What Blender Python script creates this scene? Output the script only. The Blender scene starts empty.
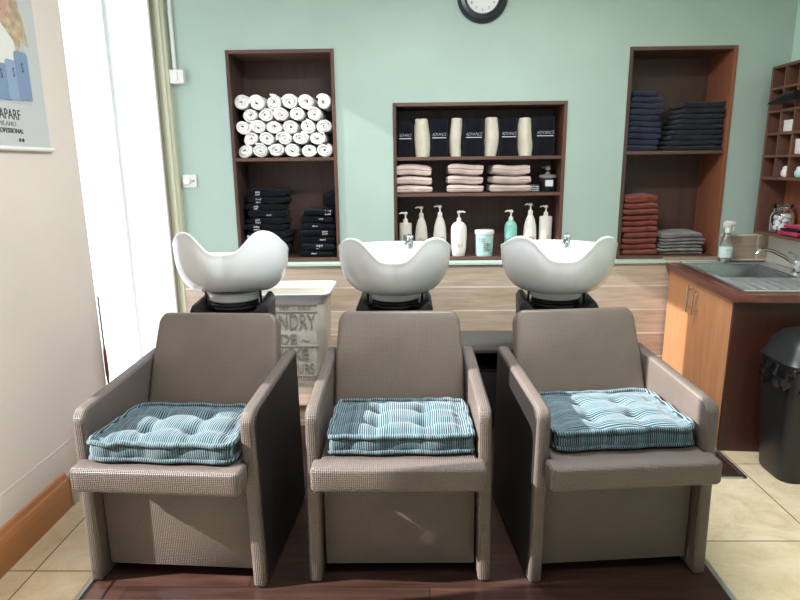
import bpy, bmesh, math, random
from mathutils import Vector, Matrix, noise
PI = math.pi
random.seed(7)
SC = bpy.context.scene
COL = SC.collection

# ------------------------------------------------------------------ camera, world, lights, exposure
cam_data = bpy.data.cameras.new('camera')
cam_data.sensor_width = 36.0
cam_data.lens = 36.0 * 600 / 800
cam_data.clip_start = 0.05
cam = bpy.data.objects.new('camera', cam_data)
COL.objects.link(cam)
CAM_H = 1.5
d = Vector((10, 135, -600)).normalized()
up = -Vector((30, -2630, -600)).normalized()
up = (up - d * up.dot(d)).normalized()
r = d.cross(up)
Rm = Matrix((r, d, up))
cam.matrix_world = Matrix.Translation((0, 0, CAM_H)) @ Rm.to_4x4()
SC.camera = cam

SC.view_settings.view_transform = 'Standard'
SC.view_settings.look = 'None'
SC.view_settings.exposure = 0.25
SC.view_settings.gamma = 1.0
SC.view_settings.use_curve_mapping = False

W = bpy.data.worlds.new('world')
SC.world = W
W.use_nodes = True
W.node_tree.nodes['Background'].inputs[0].default_value = (0.86, 0.93, 1.0, 1)
W.node_tree.nodes['Background'].inputs[1].default_value = 1.2

sun = bpy.data.lights.new('sun', 'SUN')
sun.energy = 16.0
sun.angle = math.radians(0.6)
sun.color = (1.0, 0.965, 0.92)
so = bpy.data.objects.new('sun', sun)
COL.objects.link(so)
so.rotation_euler = Vector((1.0, 0.17, -0.60)).to_track_quat('-Z', 'Y').to_euler()

def area(name, loc, sx, sy, power, rot=(0, 0, 0), color=(0.94, 0.975, 1.0)):
    l = bpy.data.lights.new(name, 'AREA')
    l.shape = 'RECTANGLE'; l.size = sx; l.size_y = sy; l.energy = power; l.color = color
    o = bpy.data.objects.new(name, l); COL.objects.link(o)
    o.location = loc; o.rotation_euler = rot
    return o
area('ceiling_fill_light', (0.35, 2.3, 2.80), 1.1, 0.25, 60)  # fill lights added at the unseen ceiling to brighten wall and seats
area('ceiling_fill_light', (1.3, 0.9, 2.80), 1.1, 0.25, 14)
area('ceiling_fill_light', (-0.6, 0.9, 2.80), 1.1, 0.25, 14)

# ------------------------------------------------------------------ materials
def lin(c):
    c = c / 255.0
    return c / 12.92 if c <= 0.04045 else ((c + 0.055) / 1.055) ** 2.4
def rgb(t): return (lin(t[0]), lin(t[1]), lin(t[2]), 1)

class M:
    def __init__(s, name, color, rough=0.6, metal=0.0, spec=0.5):
        s.m = bpy.data.materials.new(name); s.m.use_nodes = True
        s.nt = s.m.node_tree; s.b = s.nt.nodes['Principled BSDF']
        s.b.inputs['Base Color'].default_value = rgb(color)
        s.b.inputs['Roughness'].default_value = rough
        s.b.inputs['Metallic'].default_value = metal
        s.b.inputs['Specular IOR Level'].default_value = spec
        s.tc = s.nt.nodes.new('ShaderNodeTexCoord')
        s.h = None
    def n(s, t, **kw):
        x = s.nt.nodes.new(t)
        for k, v in kw.items(): setattr(x, k, v)
        return x
    def l(s, a, b): s.nt.links.new(a, b)
    def coord(s, scale=(1, 1, 1), loc=(0, 0, 0), rot=(0, 0, 0)):
        mp = s.n('ShaderNodeMapping')
        mp.inputs['Scale'].default_value = scale; mp.inputs['Location'].default_value = loc
        mp.inputs['Rotation'].default_value = rot
        s.l(s.tc.outputs['Object'], mp.inputs[0])
        return mp.outputs[0]
    def noise(s, vec, scale, detail=3, rough=0.5, dist=0.0):
        x = s.n('ShaderNodeTexNoise'); x.inputs['Scale'].default_value = scale
        x.inputs['Detail'].default_value = detail; x.inputs['Roughness'].default_value = rough
        x.inputs['Distortion'].default_value = dist
        s.l(vec, x.inputs['Vector']); return x.outputs['Fac']
    def ramp(s, fac, stops):
        x = s.n('ShaderNodeValToRGB'); e = x.color_ramp.elements
        while len(e) < len(stops): e.new(0.5)
        for i, (p, c) in enumerate(stops):
            e[i].position = p; e[i].color = rgb(c) if len(c) == 3 else c
        s.l(fac, x.inputs[0]); return x.outputs[0]
    def math(s, op, a, b=None):
        x = s.n('ShaderNodeMath', operation=op)
        for i, v in enumerate((a, b)):
            if v is None: continue
            if isinstance(v, (int, float)): x.inputs[i].default_value = v
            else: s.l(v, x.inputs[i])
        return x.outputs[0]
    def mix(s, fac, a, b, mode='MIX'):
        x = s.n('ShaderNodeMix', data_type='RGBA', blend_type=mode)
        for k, v in ((0, fac), (6, a), (7, b)):
            if isinstance(v, (int, float)): x.inputs[k].default_value = v
            elif isinstance(v, tuple): x.inputs[k].default_value = rgb(v)
            else: s.l(v, x.inputs[k])
        return x.outputs[2]
    def base(s, c): s.l(c, s.b.inputs['Base Color']); return s
    def bump(s, h, strength=0.3, dist=0.01):
        x = s.n('ShaderNodeBump'); x.inputs['Strength'].default_value = strength
        x.inputs['Distance'].default_value = dist
        s.l(h, x.inputs['Height']); s.l(x.outputs[0], s.b.inputs['Normal']); return s

def plain(name, c, rough=0.6, metal=0.0, spec=0.5, var=0.0, nscale=8):
    m = M(name, c, rough, metal, spec)
    if var:
        f = m.noise(m.coord(), nscale, 4)
        lo = tuple(max(0, v * (1 - var)) for v in c); hi = tuple(min(255, v * (1 + var)) for v in c)
        m.base(m.ramp(f, [(0.3, lo), (0.7, hi)]))
    return m.m

def wood(name, c1, c2, axis='z', rough=0.45, scale=1.0, fine=1.0):
    m = M(name, c1, rough)
    s = {'x': (1.2, 14, 14), 'y': (14, 1.2, 14), 'z': (14, 14, 1.2)}[axis]
    v = m.coord(tuple(a * scale for a in s))
    f = m.noise(v, 1.6, 5, 0.6, 0.6)
    s2 = {'x': (4, 90, 90), 'y': (90, 4, 90), 'z': (90, 90, 4)}[axis]
    g = m.noise(m.coord(s2), 1.0, 2)
    c = m.ramp(f, [(0.25, c1), (0.75, c2)])
    dark = tuple(v * 0.78 for v in c1)
    c = m.mix(m.ramp(g, [(0.52, (0, 0, 0)), (0.75, (120, 120, 120))]), c, dark)
    m.base(c); m.bump(g, 0.08, 0.002)
    return m.m

def cloth(name, c, c2=None, rough=0.95, nscale=220, bump=0.5, sheen=0.2):
    m = M(name, c, rough, 0, 0.2)
    m.b.inputs['Sheen Weight'].default_value = sheen
    v = m.coord()
    f = m.noise(v, nscale, 2)
    g = m.noise(v, 14, 3)
    c2 = c2 or tuple(x * 0.86 for x in c)
    m.base(m.ramp(g, [(0.3, c2), (0.7, c)]))
    m.bump(f, bump, 0.003)
    return m.m

def vinyl(name, c, weave=True):
    m = M(name, c, 0.42, 0, 0.45)
    v = m.coord()
    g = m.noise(v, 5, 3)
    m.base(m.ramp(g, [(0.3, tuple(x * 0.94 for x in c)), (0.7, tuple(min(255, x * 1.05) for x in c))]))
    sx = m.n('ShaderNodeSeparateXYZ'); m.l(v, sx.inputs[0])
    k = 2 * PI / 0.0095
    yz = m.math('ADD', sx.outputs[1], sx.outputs[2])
    a = m.math('SINE', m.math('MULTIPLY', m.math('ADD', sx.outputs[0], yz), k * 0.7))
    b = m.math('SINE', m.math('MULTIPLY', m.math('SUBTRACT', sx.outputs[0], yz), k * 0.7))
    # a fine basket weave: the product of the two diagonal waves
    h = m.math('MULTIPLY', a, b)
    if weave: m.bump(h, 0.42, 0.003)
    else:
        h2 = m.math('ADD', m.math('MULTIPLY', h, 0.35), m.noise(v, 120, 2))
        m.bump(h2, 0.22, 0.002)
    return m.m

MT = {}
MT['cream_paint'] = plain('cream_paint', (216, 203, 193), 0.75, var=0.015, nscale=2)
MT['green_paint'] = plain('sage_green_paint', (169, 189, 177), 0.7, var=0.02, nscale=2)
MT['green_light'] = plain('pale_green_paint', (190, 218, 200), 0.7)
MT['white_paint'] = plain('white_paint', (232, 232, 230), 0.6)
MT['sage_trim'] = plain('pale_olive_gloss_paint', (201, 200, 172), 0.4)
MT['olive'] = plain('olive_gloss_paint', (112, 112, 88), 0.4)
MT['white_plastic'] = plain('white_plastic', (226, 224, 218), 0.35)
MT['ceramic'] = plain('white_glazed_ceramic', (228, 230, 232), 0.12, spec=0.7)
MT['chrome'] = plain('chrome', (225, 228, 230), 0.12, 1.0)
MT['alu'] = plain('brushed_aluminium', (190, 190, 188), 0.35, 1.0)
MT['black_plastic'] = plain('black_plastic', (24, 24, 26), 0.45)
MT['black_rubber'] = plain('black_rubber', (14, 14, 15), 0.6)
MT['black_gloss'] = plain('navy_black_gloss', (15, 20, 34), 0.25)
MT['bin_black'] = plain('bin_black', (30, 31, 34), 0.38)
MT['bag_black'] = plain('bag_black', (22, 22, 25), 0.25)
MT['wenge'] = wood('dark_brown_wood', (66, 46, 40), (86, 62, 53), 'z')
MT['wenge_x'] = wood('dark_brown_wood_shelf', (84, 58, 48), (106, 76, 64), 'x')
MT['lit_wood'] = wood('lit_brown_wood', (128, 78, 54), (158, 98, 68), 'z')  # niche and cubby wood with window light put into its colour
MT['half_lit_wood'] = wood('half_lit_brown_wood', (84, 56, 46), (108, 72, 58), 'z')  # niche wood with a little window light in its colour
MT['steel_bowl'] = plain('steel_bowl', (158, 162, 164), 0.22, 1.0)
MT['steel'] = plain('satin_steel', (214, 216, 216), 0.28, 0.75)
MT['door_wood'] = wood('orange_cherry_wood', (208, 138, 90), (228, 162, 112), 'z', 0.4)
MT['shaded_end_wood'] = wood('shaded_mahogany_wood', (58, 29, 21), (76, 39, 28), 'z', 0.4)  # shade on the cabinet end darkened into the wood colour
MT['worktop'] = wood('mahogany_worktop', (92, 50, 42), (122, 70, 58), 'y', 0.3)
MT['skirt_wood'] = wood('orange_oak_wood', (170, 108, 62), (192, 132, 84), 'y', 0.35, 0.6)
MT['cubby_wood'] = wood('walnut_brown_wood', (96, 64, 52), (122, 84, 68), 'z')
MT['vinyl'] = vinyl('taupe_woven_vinyl', (97, 87, 82))
MT['vinyl_s'] = vinyl('taupe_vinyl', (104, 92, 83), False)
MT['vinyl_shade'] = plain('shade_darkened_vinyl', (30, 27, 26), 0.5, var=0.05, nscale=6)  # shade between the chairs put into this near-black tone
MT['towel_white'] = cloth('white_terry', (252, 249, 245), (242, 238, 233), nscale=260, bump=0.8)
MT['towel_cream'] = cloth('cream_terry', (226, 218, 200), (206, 197, 178), bump=0.9)
MT['towel_pink'] = cloth('pinkish_beige_terry', (208, 188, 178), (188, 168, 158), bump=0.8)
MT['towel_black'] = cloth('black_cotton', (20, 22, 32), (14, 15, 22), sheen=0.05)
MT['tee_black'] = cloth('black_jersey', (16, 20, 28), (10, 13, 18), sheen=0.05)
MT['navy'] = cloth('navy_cotton', (46, 54, 78), (34, 40, 60))
MT['charcoal'] = cloth('charcoal_cotton', (38, 41, 52), (28, 30, 38))
MT['rust'] = cloth('terracotta_cotton', (142, 72, 58), (120, 58, 46))
MT['grey_cloth'] = cloth('grey_cotton', (150, 146, 144), (118, 114, 112))
MT['magenta'] = cloth('magenta_cotton', (206, 28, 90), (170, 18, 70))
MT['print_white'] = plain('white_print', (214, 216, 222), 0.8)
MT['bottle_white'] = plain('white_bottle_plastic', (236, 232, 226), 0.3)
MT['bottle_cream'] = plain('cream_bottle_plastic', (212, 206, 192), 0.3)
MT['bottle_pearl'] = plain('pearl_bottle_plastic', (222, 218, 206), 0.3)
MT['bottle_mint'] = plain('mint_bottle_plastic', (142, 204, 190), 0.3)
MT['tub_mint'] = plain('pale_mint_plastic', (190, 222, 218), 0.35)
MT['label_grey'] = plain('grey_label_print', (128, 124, 116), 0.6)
MT['label_dark'] = plain('dark_print', (60, 72, 78), 0.6)
MT['label_red'] = plain('red_print', (190, 90, 80), 0.6)
MT['label_gold'] = plain('gold_print', (190, 165, 140), 0.5)
MT['enamel'] = plain('cream_enamel', (214, 208, 192), 0.4, var=0.03, nscale=5)
MT['enamel_in'] = plain('white_liner', (226, 230, 232), 0.5)
MT['print_grey'] = plain('worn_grey_print', (134, 132, 124), 0.7, var=0.15, nscale=40)
MT['poster_paper'] = plain('poster_paper', (188, 190, 188), 0.5)
MT['poster_bg'] = plain('poster_backdrop', (178, 182, 184), 0.5)
MT['poster_skin'] = plain('poster_skin', (188, 150, 134), 0.6)
MT['poster_hair'] = plain('poster_hair', (176, 154, 128), 0.6, var=0.15, nscale=30)
MT['poster_scarf'] = plain('poster_white_knit', (214, 212, 206), 0.6)
MT['poster_blue'] = plain('poster_blue', (138, 156, 182), 0.5)
MT['poster_blue_d'] = plain('poster_deep_blue', (120, 140, 168), 0.5)
MT['poster_ink'] = plain('poster_ink', (48, 50, 56), 0.6)
MT['poster_lips'] = plain('poster_lips', (188, 92, 92), 0.6)
MT['tile_white'] = plain('white_wall_tile', (226, 222, 208), 0.2)
MT['step_top'] = wood('tan_step_tile', (188, 152, 128), (204, 172, 146), 'x', 0.5)
MT['ledge_green'] = plain('pale_green_ledge_paint', (190, 212, 196), 0.5)
MT['cotton'] = cloth('cotton_wool', (240, 240, 240), (228, 228, 230))
MT['dial'] = plain('clock_dial', (228, 226, 224), 0.5)

def glassy(name, tint, alpha=0.25, rough=0.05):
    m = bpy.data.materials.new(name); m.use_nodes = True
    nt = m.node_tree; nt.nodes.clear()
    out = nt.nodes.new('ShaderNodeOutputMaterial'); mx = nt.nodes.new('ShaderNodeMixShader')
    tr = nt.nodes.new('ShaderNodeBsdfTransparent'); gl = nt.nodes.new('ShaderNodeBsdfGlossy')
    fr = nt.nodes.new('ShaderNodeFresnel'); fr.inputs[0].default_value = 1.45
    ad = nt.nodes.new('ShaderNodeMath'); ad.operation = 'ADD'; ad.inputs[1].default_value = alpha; ad.use_clamp = True
    tr.inputs[0].default_value = tint; gl.inputs['Roughness'].default_value = rough
    nt.links.new(fr.outputs[0], ad.inputs[0]); nt.links.new(ad.outputs[0], mx.inputs[0])
    nt.links.new(tr.outputs[0], mx.inputs[1]); nt.links.new(gl.outputs[0], mx.inputs[2])
    nt.links.new(mx.outputs[0], out.inputs[0]); return m
MT['window_glass'] = glassy('clear_window_glass', (0.97, 0.98, 0.98, 1), 0.0)
MT['jar_glass'] = glassy('jar_glass', (0.93, 0.95, 0.95, 1), 0.06)
MT['spray_plastic'] = glassy('clear_spray_plastic', (0.93, 0.97, 0.97, 1), 0.18, 0.25)
MT['pale_label'] = plain('pale_label', (220, 234, 232), 0.4)

def frosted():
    m = bpy.data.materials.new('frosted_window_film'); m.use_nodes = True
    nt = m.node_tree; nt.nodes.clear()
    out = nt.nodes.new('ShaderNodeOutputMaterial'); mx = nt.nodes.new('ShaderNodeMixShader')
    tl = nt.nodes.new('ShaderNodeBsdfTranslucent'); df = nt.nodes.new('ShaderNodeBsdfDiffuse')
    tl.inputs[0].default_value = (0.62, 0.65, 0.72, 1); df.inputs[0].default_value = (0.85, 0.87, 0.92, 1)
    mx.inputs[0].default_value = 0.2
    nt.links.new(tl.outputs[0], mx.inputs[1]); nt.links.new(df.outputs[0], mx.inputs[2])
    m2 = nt.nodes.new('ShaderNodeMixShader'); tp = nt.nodes.new('ShaderNodeBsdfTransparent')
    tp.inputs[0].default_value = (0.92, 0.95, 1.0, 1); m2.inputs[0].default_value = 0.52
    nt.links.new(mx.outputs[0], m2.inputs[1]); nt.links.new(tp.outputs[0], m2.inputs[2])
    nt.links.new(m2.outputs[0], out.inputs[0]); return m
MT['frosted'] = frosted()

def plank_tile():
    m = M('wood_look_wall_tile', (190, 176, 158), 0.4)
    sx = m.n('ShaderNodeSeparateXYZ'); m.l(m.coord(), sx.inputs[0])
    cb = m.n('ShaderNodeCombineXYZ')
    m.l(m.math('ADD', sx.outputs[0], 8.0 - 0.44 + 0.0), cb.inputs[0])
    m.l(m.math('ADD', sx.outputs[2], 0.163 * 10 - 0.863 + 0.163 * 10), cb.inputs[1])
    b = m.n('ShaderNodeTexBrick'); b.offset = 0.79; b.offset_frequency = 2
    b.inputs['Scale'].default_value = 1.0
    b.inputs['Brick Width'].default_value = 1.2; b.inputs['Row Height'].default_value = 0.163
    b.inputs['Mortar Size'].default_value = 0.0045; b.inputs['Bias'].default_value = 0.0
    b.inputs['Color1'].default_value = rgb((224, 210, 195)); b.inputs['Color2'].default_value = rgb((194, 175, 158))
    b.inputs['Mortar'].default_value = rgb((250, 246, 238))
    m.l(cb.outputs[0], b.inputs['Vector'])
    g = m.noise(m.coord((1.6, 10, 16)), 1.5, 5, 0.6, 0.5)
    g2 = m.noise(m.coord((6, 10, 70)), 1.0, 3)
    c = m.mix(0.75, b.outputs['Color'], m.ramp(g, [(0.25, (196, 182, 166)), (0.5, (228, 220, 208)), (0.8, (255, 252, 246))]), 'MULTIPLY')
    c = m.mix(0.35, c, m.ramp(g2, [(0.3, (190, 184, 176)), (0.7, (255, 255, 255))]), 'MULTIPLY')
    m.base(c); m.bump(b.outputs['Fac'], -0.2, 0.003)
    return m.m
MT['plank_tile'] = plank_tile()

def floor_tile():
    m = M('beige_marble_floor_tile', (205, 186, 150), 0.22)
    sx = m.n('ShaderNodeSeparateXYZ'); m.l(m.coord(), sx.inputs[0])
    left = m.math('LESS_THAN', sx.outputs[0], -0.5)
    yy = m.math('ADD', m.math('ADD', sx.outputs[1], 6.4 - 2.178), m.math('MULTIPLY', left, 0.188))
    xx = m.math('ADD', sx.outputs[0], 6.17 - 1.64)
    cb = m.n('ShaderNodeCombineXYZ'); m.l(xx, cb.inputs[0]); m.l(yy, cb.inputs[1])
    b = m.n('ShaderNodeTexBrick'); b.offset = 0.0
    b.inputs['Scale'].default_value = 1.0
    b.inputs['Brick Width'].default_value = 0.617; b.inputs['Row Height'].default_value = 0.64
    b.inputs['Mortar Size'].default_value = 0.003
    b.inputs['Color1'].default_value = rgb((240, 226, 204)); b.inputs['Color2'].default_value = rgb((230, 214, 188))
    b.inputs['Mortar'].default_value = rgb((120, 104, 80))
    m.l(cb.outputs[0], b.inputs['Vector'])
    g = m.noise(m.coord((3, 3, 3)), 1.6, 6, 0.65, 1.4)
    vein = m.noise(m.coord((4, 7, 4)), 1.0, 5, 0.6, 2.5)
    c = m.mix(0.8, b.outputs['Color'], m.ramp(g, [(0.3, (228, 210, 184)), (0.5, (246, 238, 220)), (0.75, (255, 254, 248))]), 'MULTIPLY')
    c = m.mix(m.ramp(vein, [(0.47, (0, 0, 0)), (0.5, (110, 110, 110)), (0.53, (0, 0, 0))]), c, (176, 142, 92))
    m.base(c); m.bump(b.outputs['Fac'], -0.15, 0.002)
    return m.m
MT['floor_tile'] = floor_tile()

def laminate():
    m = M('dark_red_brown_laminate', (80, 52, 44), 0.3)
    sx = m.n('ShaderNodeSeparateXYZ'); m.l(m.coord(), sx.inputs[0])
    cb = m.n('ShaderNodeCombineXYZ'); m.l(m.math('ADD', sx.outputs[0], 5), cb.inputs[0]); m.l(m.math('ADD', sx.outputs[1], 5), cb.inputs[1])
    b = m.n('ShaderNodeTexBrick'); b.offset = 0.4
    b.inputs['Scale'].default_value = 1.0
    b.inputs['Brick Width'].default_value = 1.1; b.inputs['Row Height'].default_value = 0.13
    b.inputs['Mortar Size'].default_value = 0.0015
    b.inputs['Color1'].default_value = rgb((78, 54, 47)); b.inputs['Color2'].default_value = rgb((62, 44, 40))
    b.inputs['Mortar'].default_value = rgb((30, 20, 18))
    m.l(cb.outputs[0], b.inputs['Vector'])
    g = m.noise(m.coord((2, 24, 4)), 1.5, 5, 0.6, 0.6)
    c = m.mix(0.8, b.outputs['Color'], m.ramp(g, [(0.3, (150, 130, 120)), (0.7, (255, 255, 255))]), 'MULTIPLY')
    m.base(c); return m.m
MT['laminate'] = laminate()

def stripe(name, axis, phase=0.0):
    """blue ticking: fine dark lines on pale teal, the weave running in broad lighter and darker bands"""
    m = M(name, (150, 190, 200), 0.9, 0, 0.2)
    m.b.inputs['Sheen Weight'].default_value = 0.2
    v = m.coord((1, 1, 1), (phase, phase, 0))
    sx = m.n('ShaderNodeSeparateXYZ'); m.l(v, sx.inputs[0])
    u = sx.outputs[axis]
    wob = m.math('MULTIPLY', m.math('SUBTRACT', m.noise(v, 9, 1), 0.5), 0.012)
    u = m.math('ADD', u, wob)
    w = m.math('SINE', m.math('MULTIPLY', u, 2 * PI / 0.0078))
    cb = m.n('ShaderNodeCombineXYZ'); m.l(u, cb.inputs[0])
    band = m.noise(cb.outputs[0], 30, 2, 0.7)
    thr = m.math('ADD', w, m.math('MULTIPLY', m.math('SUBTRACT', band, 0.5), 4.0))
    f = m.ramp(m.math('ADD', m.math('MULTIPLY', thr, 0.5), 0.5), [(0.38, (255, 255, 255)), (0.66, (0, 0, 0))])
    m.base(m.mix(f, (106, 130, 138), (24, 31, 42)))
    m.bump(m.noise(v, 200, 2), 0.3, 0.003)
    return m.m
MT['tick_x'] = stripe('blue_ticking', 0)
MT['tick_y'] = stripe('blue_ticking_crosswise', 1, 0.3)
MT['tick_pipe'] = stripe('blue_ticking_piping', 0, 0.7)

# ------------------------------------------------------------------ mesh helpers
def box(bm, x0, x1, y0, y1, z0, z1, bev=0.0, seg=2):
    t = bmesh.new()
    bmesh.ops.create_cube(t, size=1)
    for v in t.verts:
        v.co = Vector(((v.co.x + .5) * (x1 - x0) + x0, (v.co.y + .5) * (y1 - y0) + y0, (v.co.z + .5) * (z1 - z0) + z0))
    if bev: bmesh.ops.bevel(t, geom=t.edges[:], offset=bev, segments=seg, affect='EDGES', profile=0.5)
    merge(bm, t)
def merge(bm, t, mtx=None):
    if mtx is not None: bmesh.ops.transform(t, matrix=mtx, verts=t.verts[:])
    me = bpy.data.meshes.new('tmp'); t.to_mesh(me); t.free(); bm.from_mesh(me); bpy.data.meshes.remove(me)
def extrude_poly(bm, pts, axis, a0, a1, bev=0.0, seg=2):
    """pts: 2D outline; axis: 'x','y','z' the extrusion axis"""
    t = bmesh.new()
    def P(p, a):
        return {'x': (a, p[0], p[1]), 'y': (p[0], a, p[1]), 'z': (p[0], p[1], a)}[axis]
    A = [t.verts.new(P(p, a0)) for p in pts]; B = [t.verts.new(P(p, a1)) for p in pts]
    t.faces.new(A); t.faces.new(B[::-1]); n = len(pts)
    for i in range(n): t.faces.new((A[i], B[i], B[(i + 1) % n], A[(i + 1) % n]))
    bmesh.ops.recalc_face_normals(t, faces=t.faces[:])
    if bev: bmesh.ops.bevel(t, geom=t.edges[:], offset=bev, segments=seg, affect='EDGES', profile=0.5)
    merge(bm, t)
def lathe(bm, prof, c=(0, 0, 0), seg=28, sx=1.0, sy=1.0, mtx=None):
    t = bmesh.new(); rings = []
    for (rr, z) in prof:
        if rr < 1e-5: rings.append([t.verts.new((0, 0, z))])
        else: rings.append([t.verts.new((rr * sx * math.cos(2 * PI * k / seg), rr * sy * math.sin(2 * PI * k / seg), z)) for k in range(seg)])
    for a, b in zip(rings, rings[1:]):
        if len(a) == 1 and len(b) == 1: continue
        for k in range(seg):
            k2 = (k + 1) % seg
            if len(a) == 1: t.faces.new((a[0], b[k], b[k2]))
            elif len(b) == 1: t.faces.new((a[k], b[0], a[k2]))
            else: t.faces.new((a[k], b[k], b[k2], a[k2]))
    bmesh.ops.recalc_face_normals(t, faces=t.faces[:])
    if mtx is not None: bmesh.ops.transform(t, matrix=mtx, verts=t.verts[:])
    merge(bm, t, Matrix.Translation(c))
def tube(bm, pts, rad, seg=10, closed=False):
    t = bmesh.new(); n = len(pts); pts = [Vector(p) for p in pts]
    rads = rad if isinstance(rad, (list, tuple)) else [rad] * n
    rings = []; u = None
    for i in range(n):
        a = pts[(i - 1) % n] if (closed or i) else pts[i]
        b = pts[(i + 1) % n] if (closed or i < n - 1) else pts[i]
        tg = (b - a).normalized()
        if u is None:
            u = Vector((0, 0, 1)) if abs(tg.z) < 0.9 else Vector((1, 0, 0))
        u = (u - tg * u.dot(tg)).normalized(); w = tg.cross(u)
        rings.append([t.verts.new(pts[i] + (u * math.cos(2 * PI * k / seg) + w * math.sin(2 * PI * k / seg)) * rads[i]) for k in range(seg)])
    m = n if closed else n - 1
    for i in range(m):
        a, b = rings[i], rings[(i + 1) % n]
        for k in range(seg): t.faces.new((a[k], a[(k + 1) % seg], b[(k + 1) % seg], b[k]))
    if not closed: t.faces.new(rings[0][::-1]); t.faces.new(rings[-1])
    bmesh.ops.recalc_face_normals(t, faces=t.faces[:])
    merge(bm, t)
def cyl(bm, p0, p1, rad, seg=20): tube(bm, [p0, p1], rad, seg)

def obj(name, bm, mat, parent=None, smooth=True, loc=None, angle=40):
    me = bpy.data.meshes.new(name); bm.to_mesh(me); bm.free()
    me.materials.append(MT[mat] if isinstance(mat, str) else mat)
    if smooth:
        for p in me.polygons: p.use_smooth = True
        me.set_sharp_from_angle(angle=math.radians(angle))
    o = bpy.data.objects.new(name, me); COL.objects.link(o)
    if parent: o.parent = parent
    if loc: o.location = loc
    return o
def thing(name, label, cat, loc=(0, 0, 0), rotz=0.0, group=None):
    o = bpy.data.objects.new(name, None); COL.objects.link(o)
    o.empty_display_size = 0.05
    o.location = loc; o.rotation_euler = (0, 0, rotz)
    return tag(o, label, cat, group)
def tag(o, label, cat, group=None):
    o['label'] = label; o['category'] = cat
    if group: o['group'] = group
    return o
def struct(name, bm, mat, parent=None, smooth=False):
    o = obj(name, bm, mat, parent, smooth)
    if parent is None: o['kind'] = 'structure'
    return o
def dup(root, loc, rotz=0.0, label=None, parent=None):
    c = root.copy(); COL.objects.link(c)
    if parent is None:
        c.location = loc; c.rotation_euler = (0, 0, rotz)
        if label: c['label'] = label
    else: c.parent = parent
    for ch in list(root.children): dup(ch, None, parent=c)
    return c
def text(name, s, size, loc, rot, mat, parent=None, shear=0.0, sx=1.0, bold=0.0, align='CENTER'):
    cu = bpy.data.curves.new(name, 'FONT'); cu.body = s; cu.size = size; cu.align_x = align
    cu.extrude = 0.0006; cu.shear = shear; cu.offset = bold; cu.resolution_u = 3
    t = bpy.data.objects.new('tmp_text', cu); COL.objects.link(t)
    dg = bpy.context.evaluated_depsgraph_get()
    me = bpy.data.meshes.new_from_object(t.evaluated_get(dg))
    bpy.data.objects.remove(t); bpy.data.curves.remove(cu)
    me.materials.clear(); me.materials.append(MT[mat])
    o = bpy.data.objects.new(name, me); COL.objects.link(o)
    o.location = loc; o.rotation_euler = rot; o.scale = (sx, 1, 1)
    if parent: o.parent = parent
    return o
def jitter(bm, amp, scale, seed=0.0):
    for v in bm.verts:
        p = v.co * scale + Vector((seed, seed * 1.7, seed * 0.3))
        n = noise.noise_vector(p); v.co += n * amp
FRONT = (PI / 2, 0, 0)      # text facing the camera side (-y)

# ------------------------------------------------------------------ the room
XL, XR, YB, ZC, YF = -1.57, 2.37, 4.0, 2.85, -2.6
bm = bmesh.new(); box(bm, XL - 0.3, XR + 0.3, YF - 0.2, YB + 0.35, -0.12, 0.0); struct('floor', bm, 'floor_tile')
bm = bmesh.new(); box(bm, -14, XL - 0.3, -12, 12, -0.2, -0.05); box(bm, XL - 0.3, 14, -12, YF - 0.2, -0.2, -0.05); struct('ground', bm, plain('pavement', (168, 164, 156), 0.9, var=0.08, nscale=3))
bm = bmesh.new(); box(bm, XL - 0.3, XR + 0.3, YF - 0.2, YB + 0.35, ZC, ZC + 0.12); struct('ceiling', bm, 'white_paint')
# left wall with an unseen window shaped for the sun patches (beside the camera) and the deep frosted window at the back
bm = bmesh.new()
T0 = XL - 0.27
for (y0, y1, z0, z1) in ((YF, 1.50, 0, ZC), (1.50, 1.96, 0, 0.25), (1.50, 1.96, 2.45, ZC), (1.96, 2.888, 0, ZC),
                         (2.888, 3.90, 2.80, ZC), (2.888, 3.90, 0, 0.12)):
    box(bm, T0, XL, y0, y1, z0, z1)
box(bm, T0, XL, 3.90, YB + 0.35, 0, ZC)
struct('wall_left', bm, 'cream_paint')
# white lining of the window reveal
bm = bmesh.new()
box(bm, T0, XL - 0.004, 3.888, 3.9, 0.12, 2.80); box(bm, T0, XL - 0.004, 2.888, 2.90, 0.12, 2.80); box(bm, T0, XL, 2.888, 3.90, 0.12, 0.135); box(bm, T0, XL, 2.888, 3.9, 2.785, 2.80)
struct('trim_1', bm, 'white_paint')
w1 = bpy.data.objects.new('window_1', None); COL.objects.link(w1); w1['kind'] = 'structure'; w1.location = (T0, 3.4, 0.13)
bm = bmesh.new()
box(bm, -0.045, 0.0, -0.51, -0.46, 0, 2.66, 0.004); box(bm, -0.045, 0.0, 0.46, 0.49, 0, 2.66, 0.004); box(bm, -0.045, 0.0, -0.46, 0.46, 0, 0.05, 0.004); box(bm, -0.045, 0, -0.46, 0.46, 2.61, 2.66, 0.004)
obj('window_frame', bm, 'white_paint', w1)
bm = bmesh.new(); box(bm, -0.03, -0.024, -0.46, 0.46, 0.05, 2.61); obj('pane', bm, 'frosted', w1, False)
# window added in the unseen left wall, narrowed to keep sun off the floor
w2 = bpy.data.objects.new('sun_window', None); COL.objects.link(w2); w2['kind'] = 'structure'; w2.location = (XL - 0.2, 1.73, 0.25)
bm = bmesh.new()
box(bm, -0.05, 0, -0.23, -0.205, 0, 2.2); box(bm, -0.05, 0, 0.205, 0.23, 0, 2.2); box(bm, -0.05, 0, -0.205, 0.205, 0, 0.03); box(bm, -0.05, 0, -0.205, 0.205, 2.17, 2.2)
obj('window_frame', bm, 'white_paint', w2, False)
bm = bmesh.new(); box(bm, -0.03, -0.026, -0.205, 0.205, 0.03, 2.17); obj('pane', bm, 'window_glass', w2, False)
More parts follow.
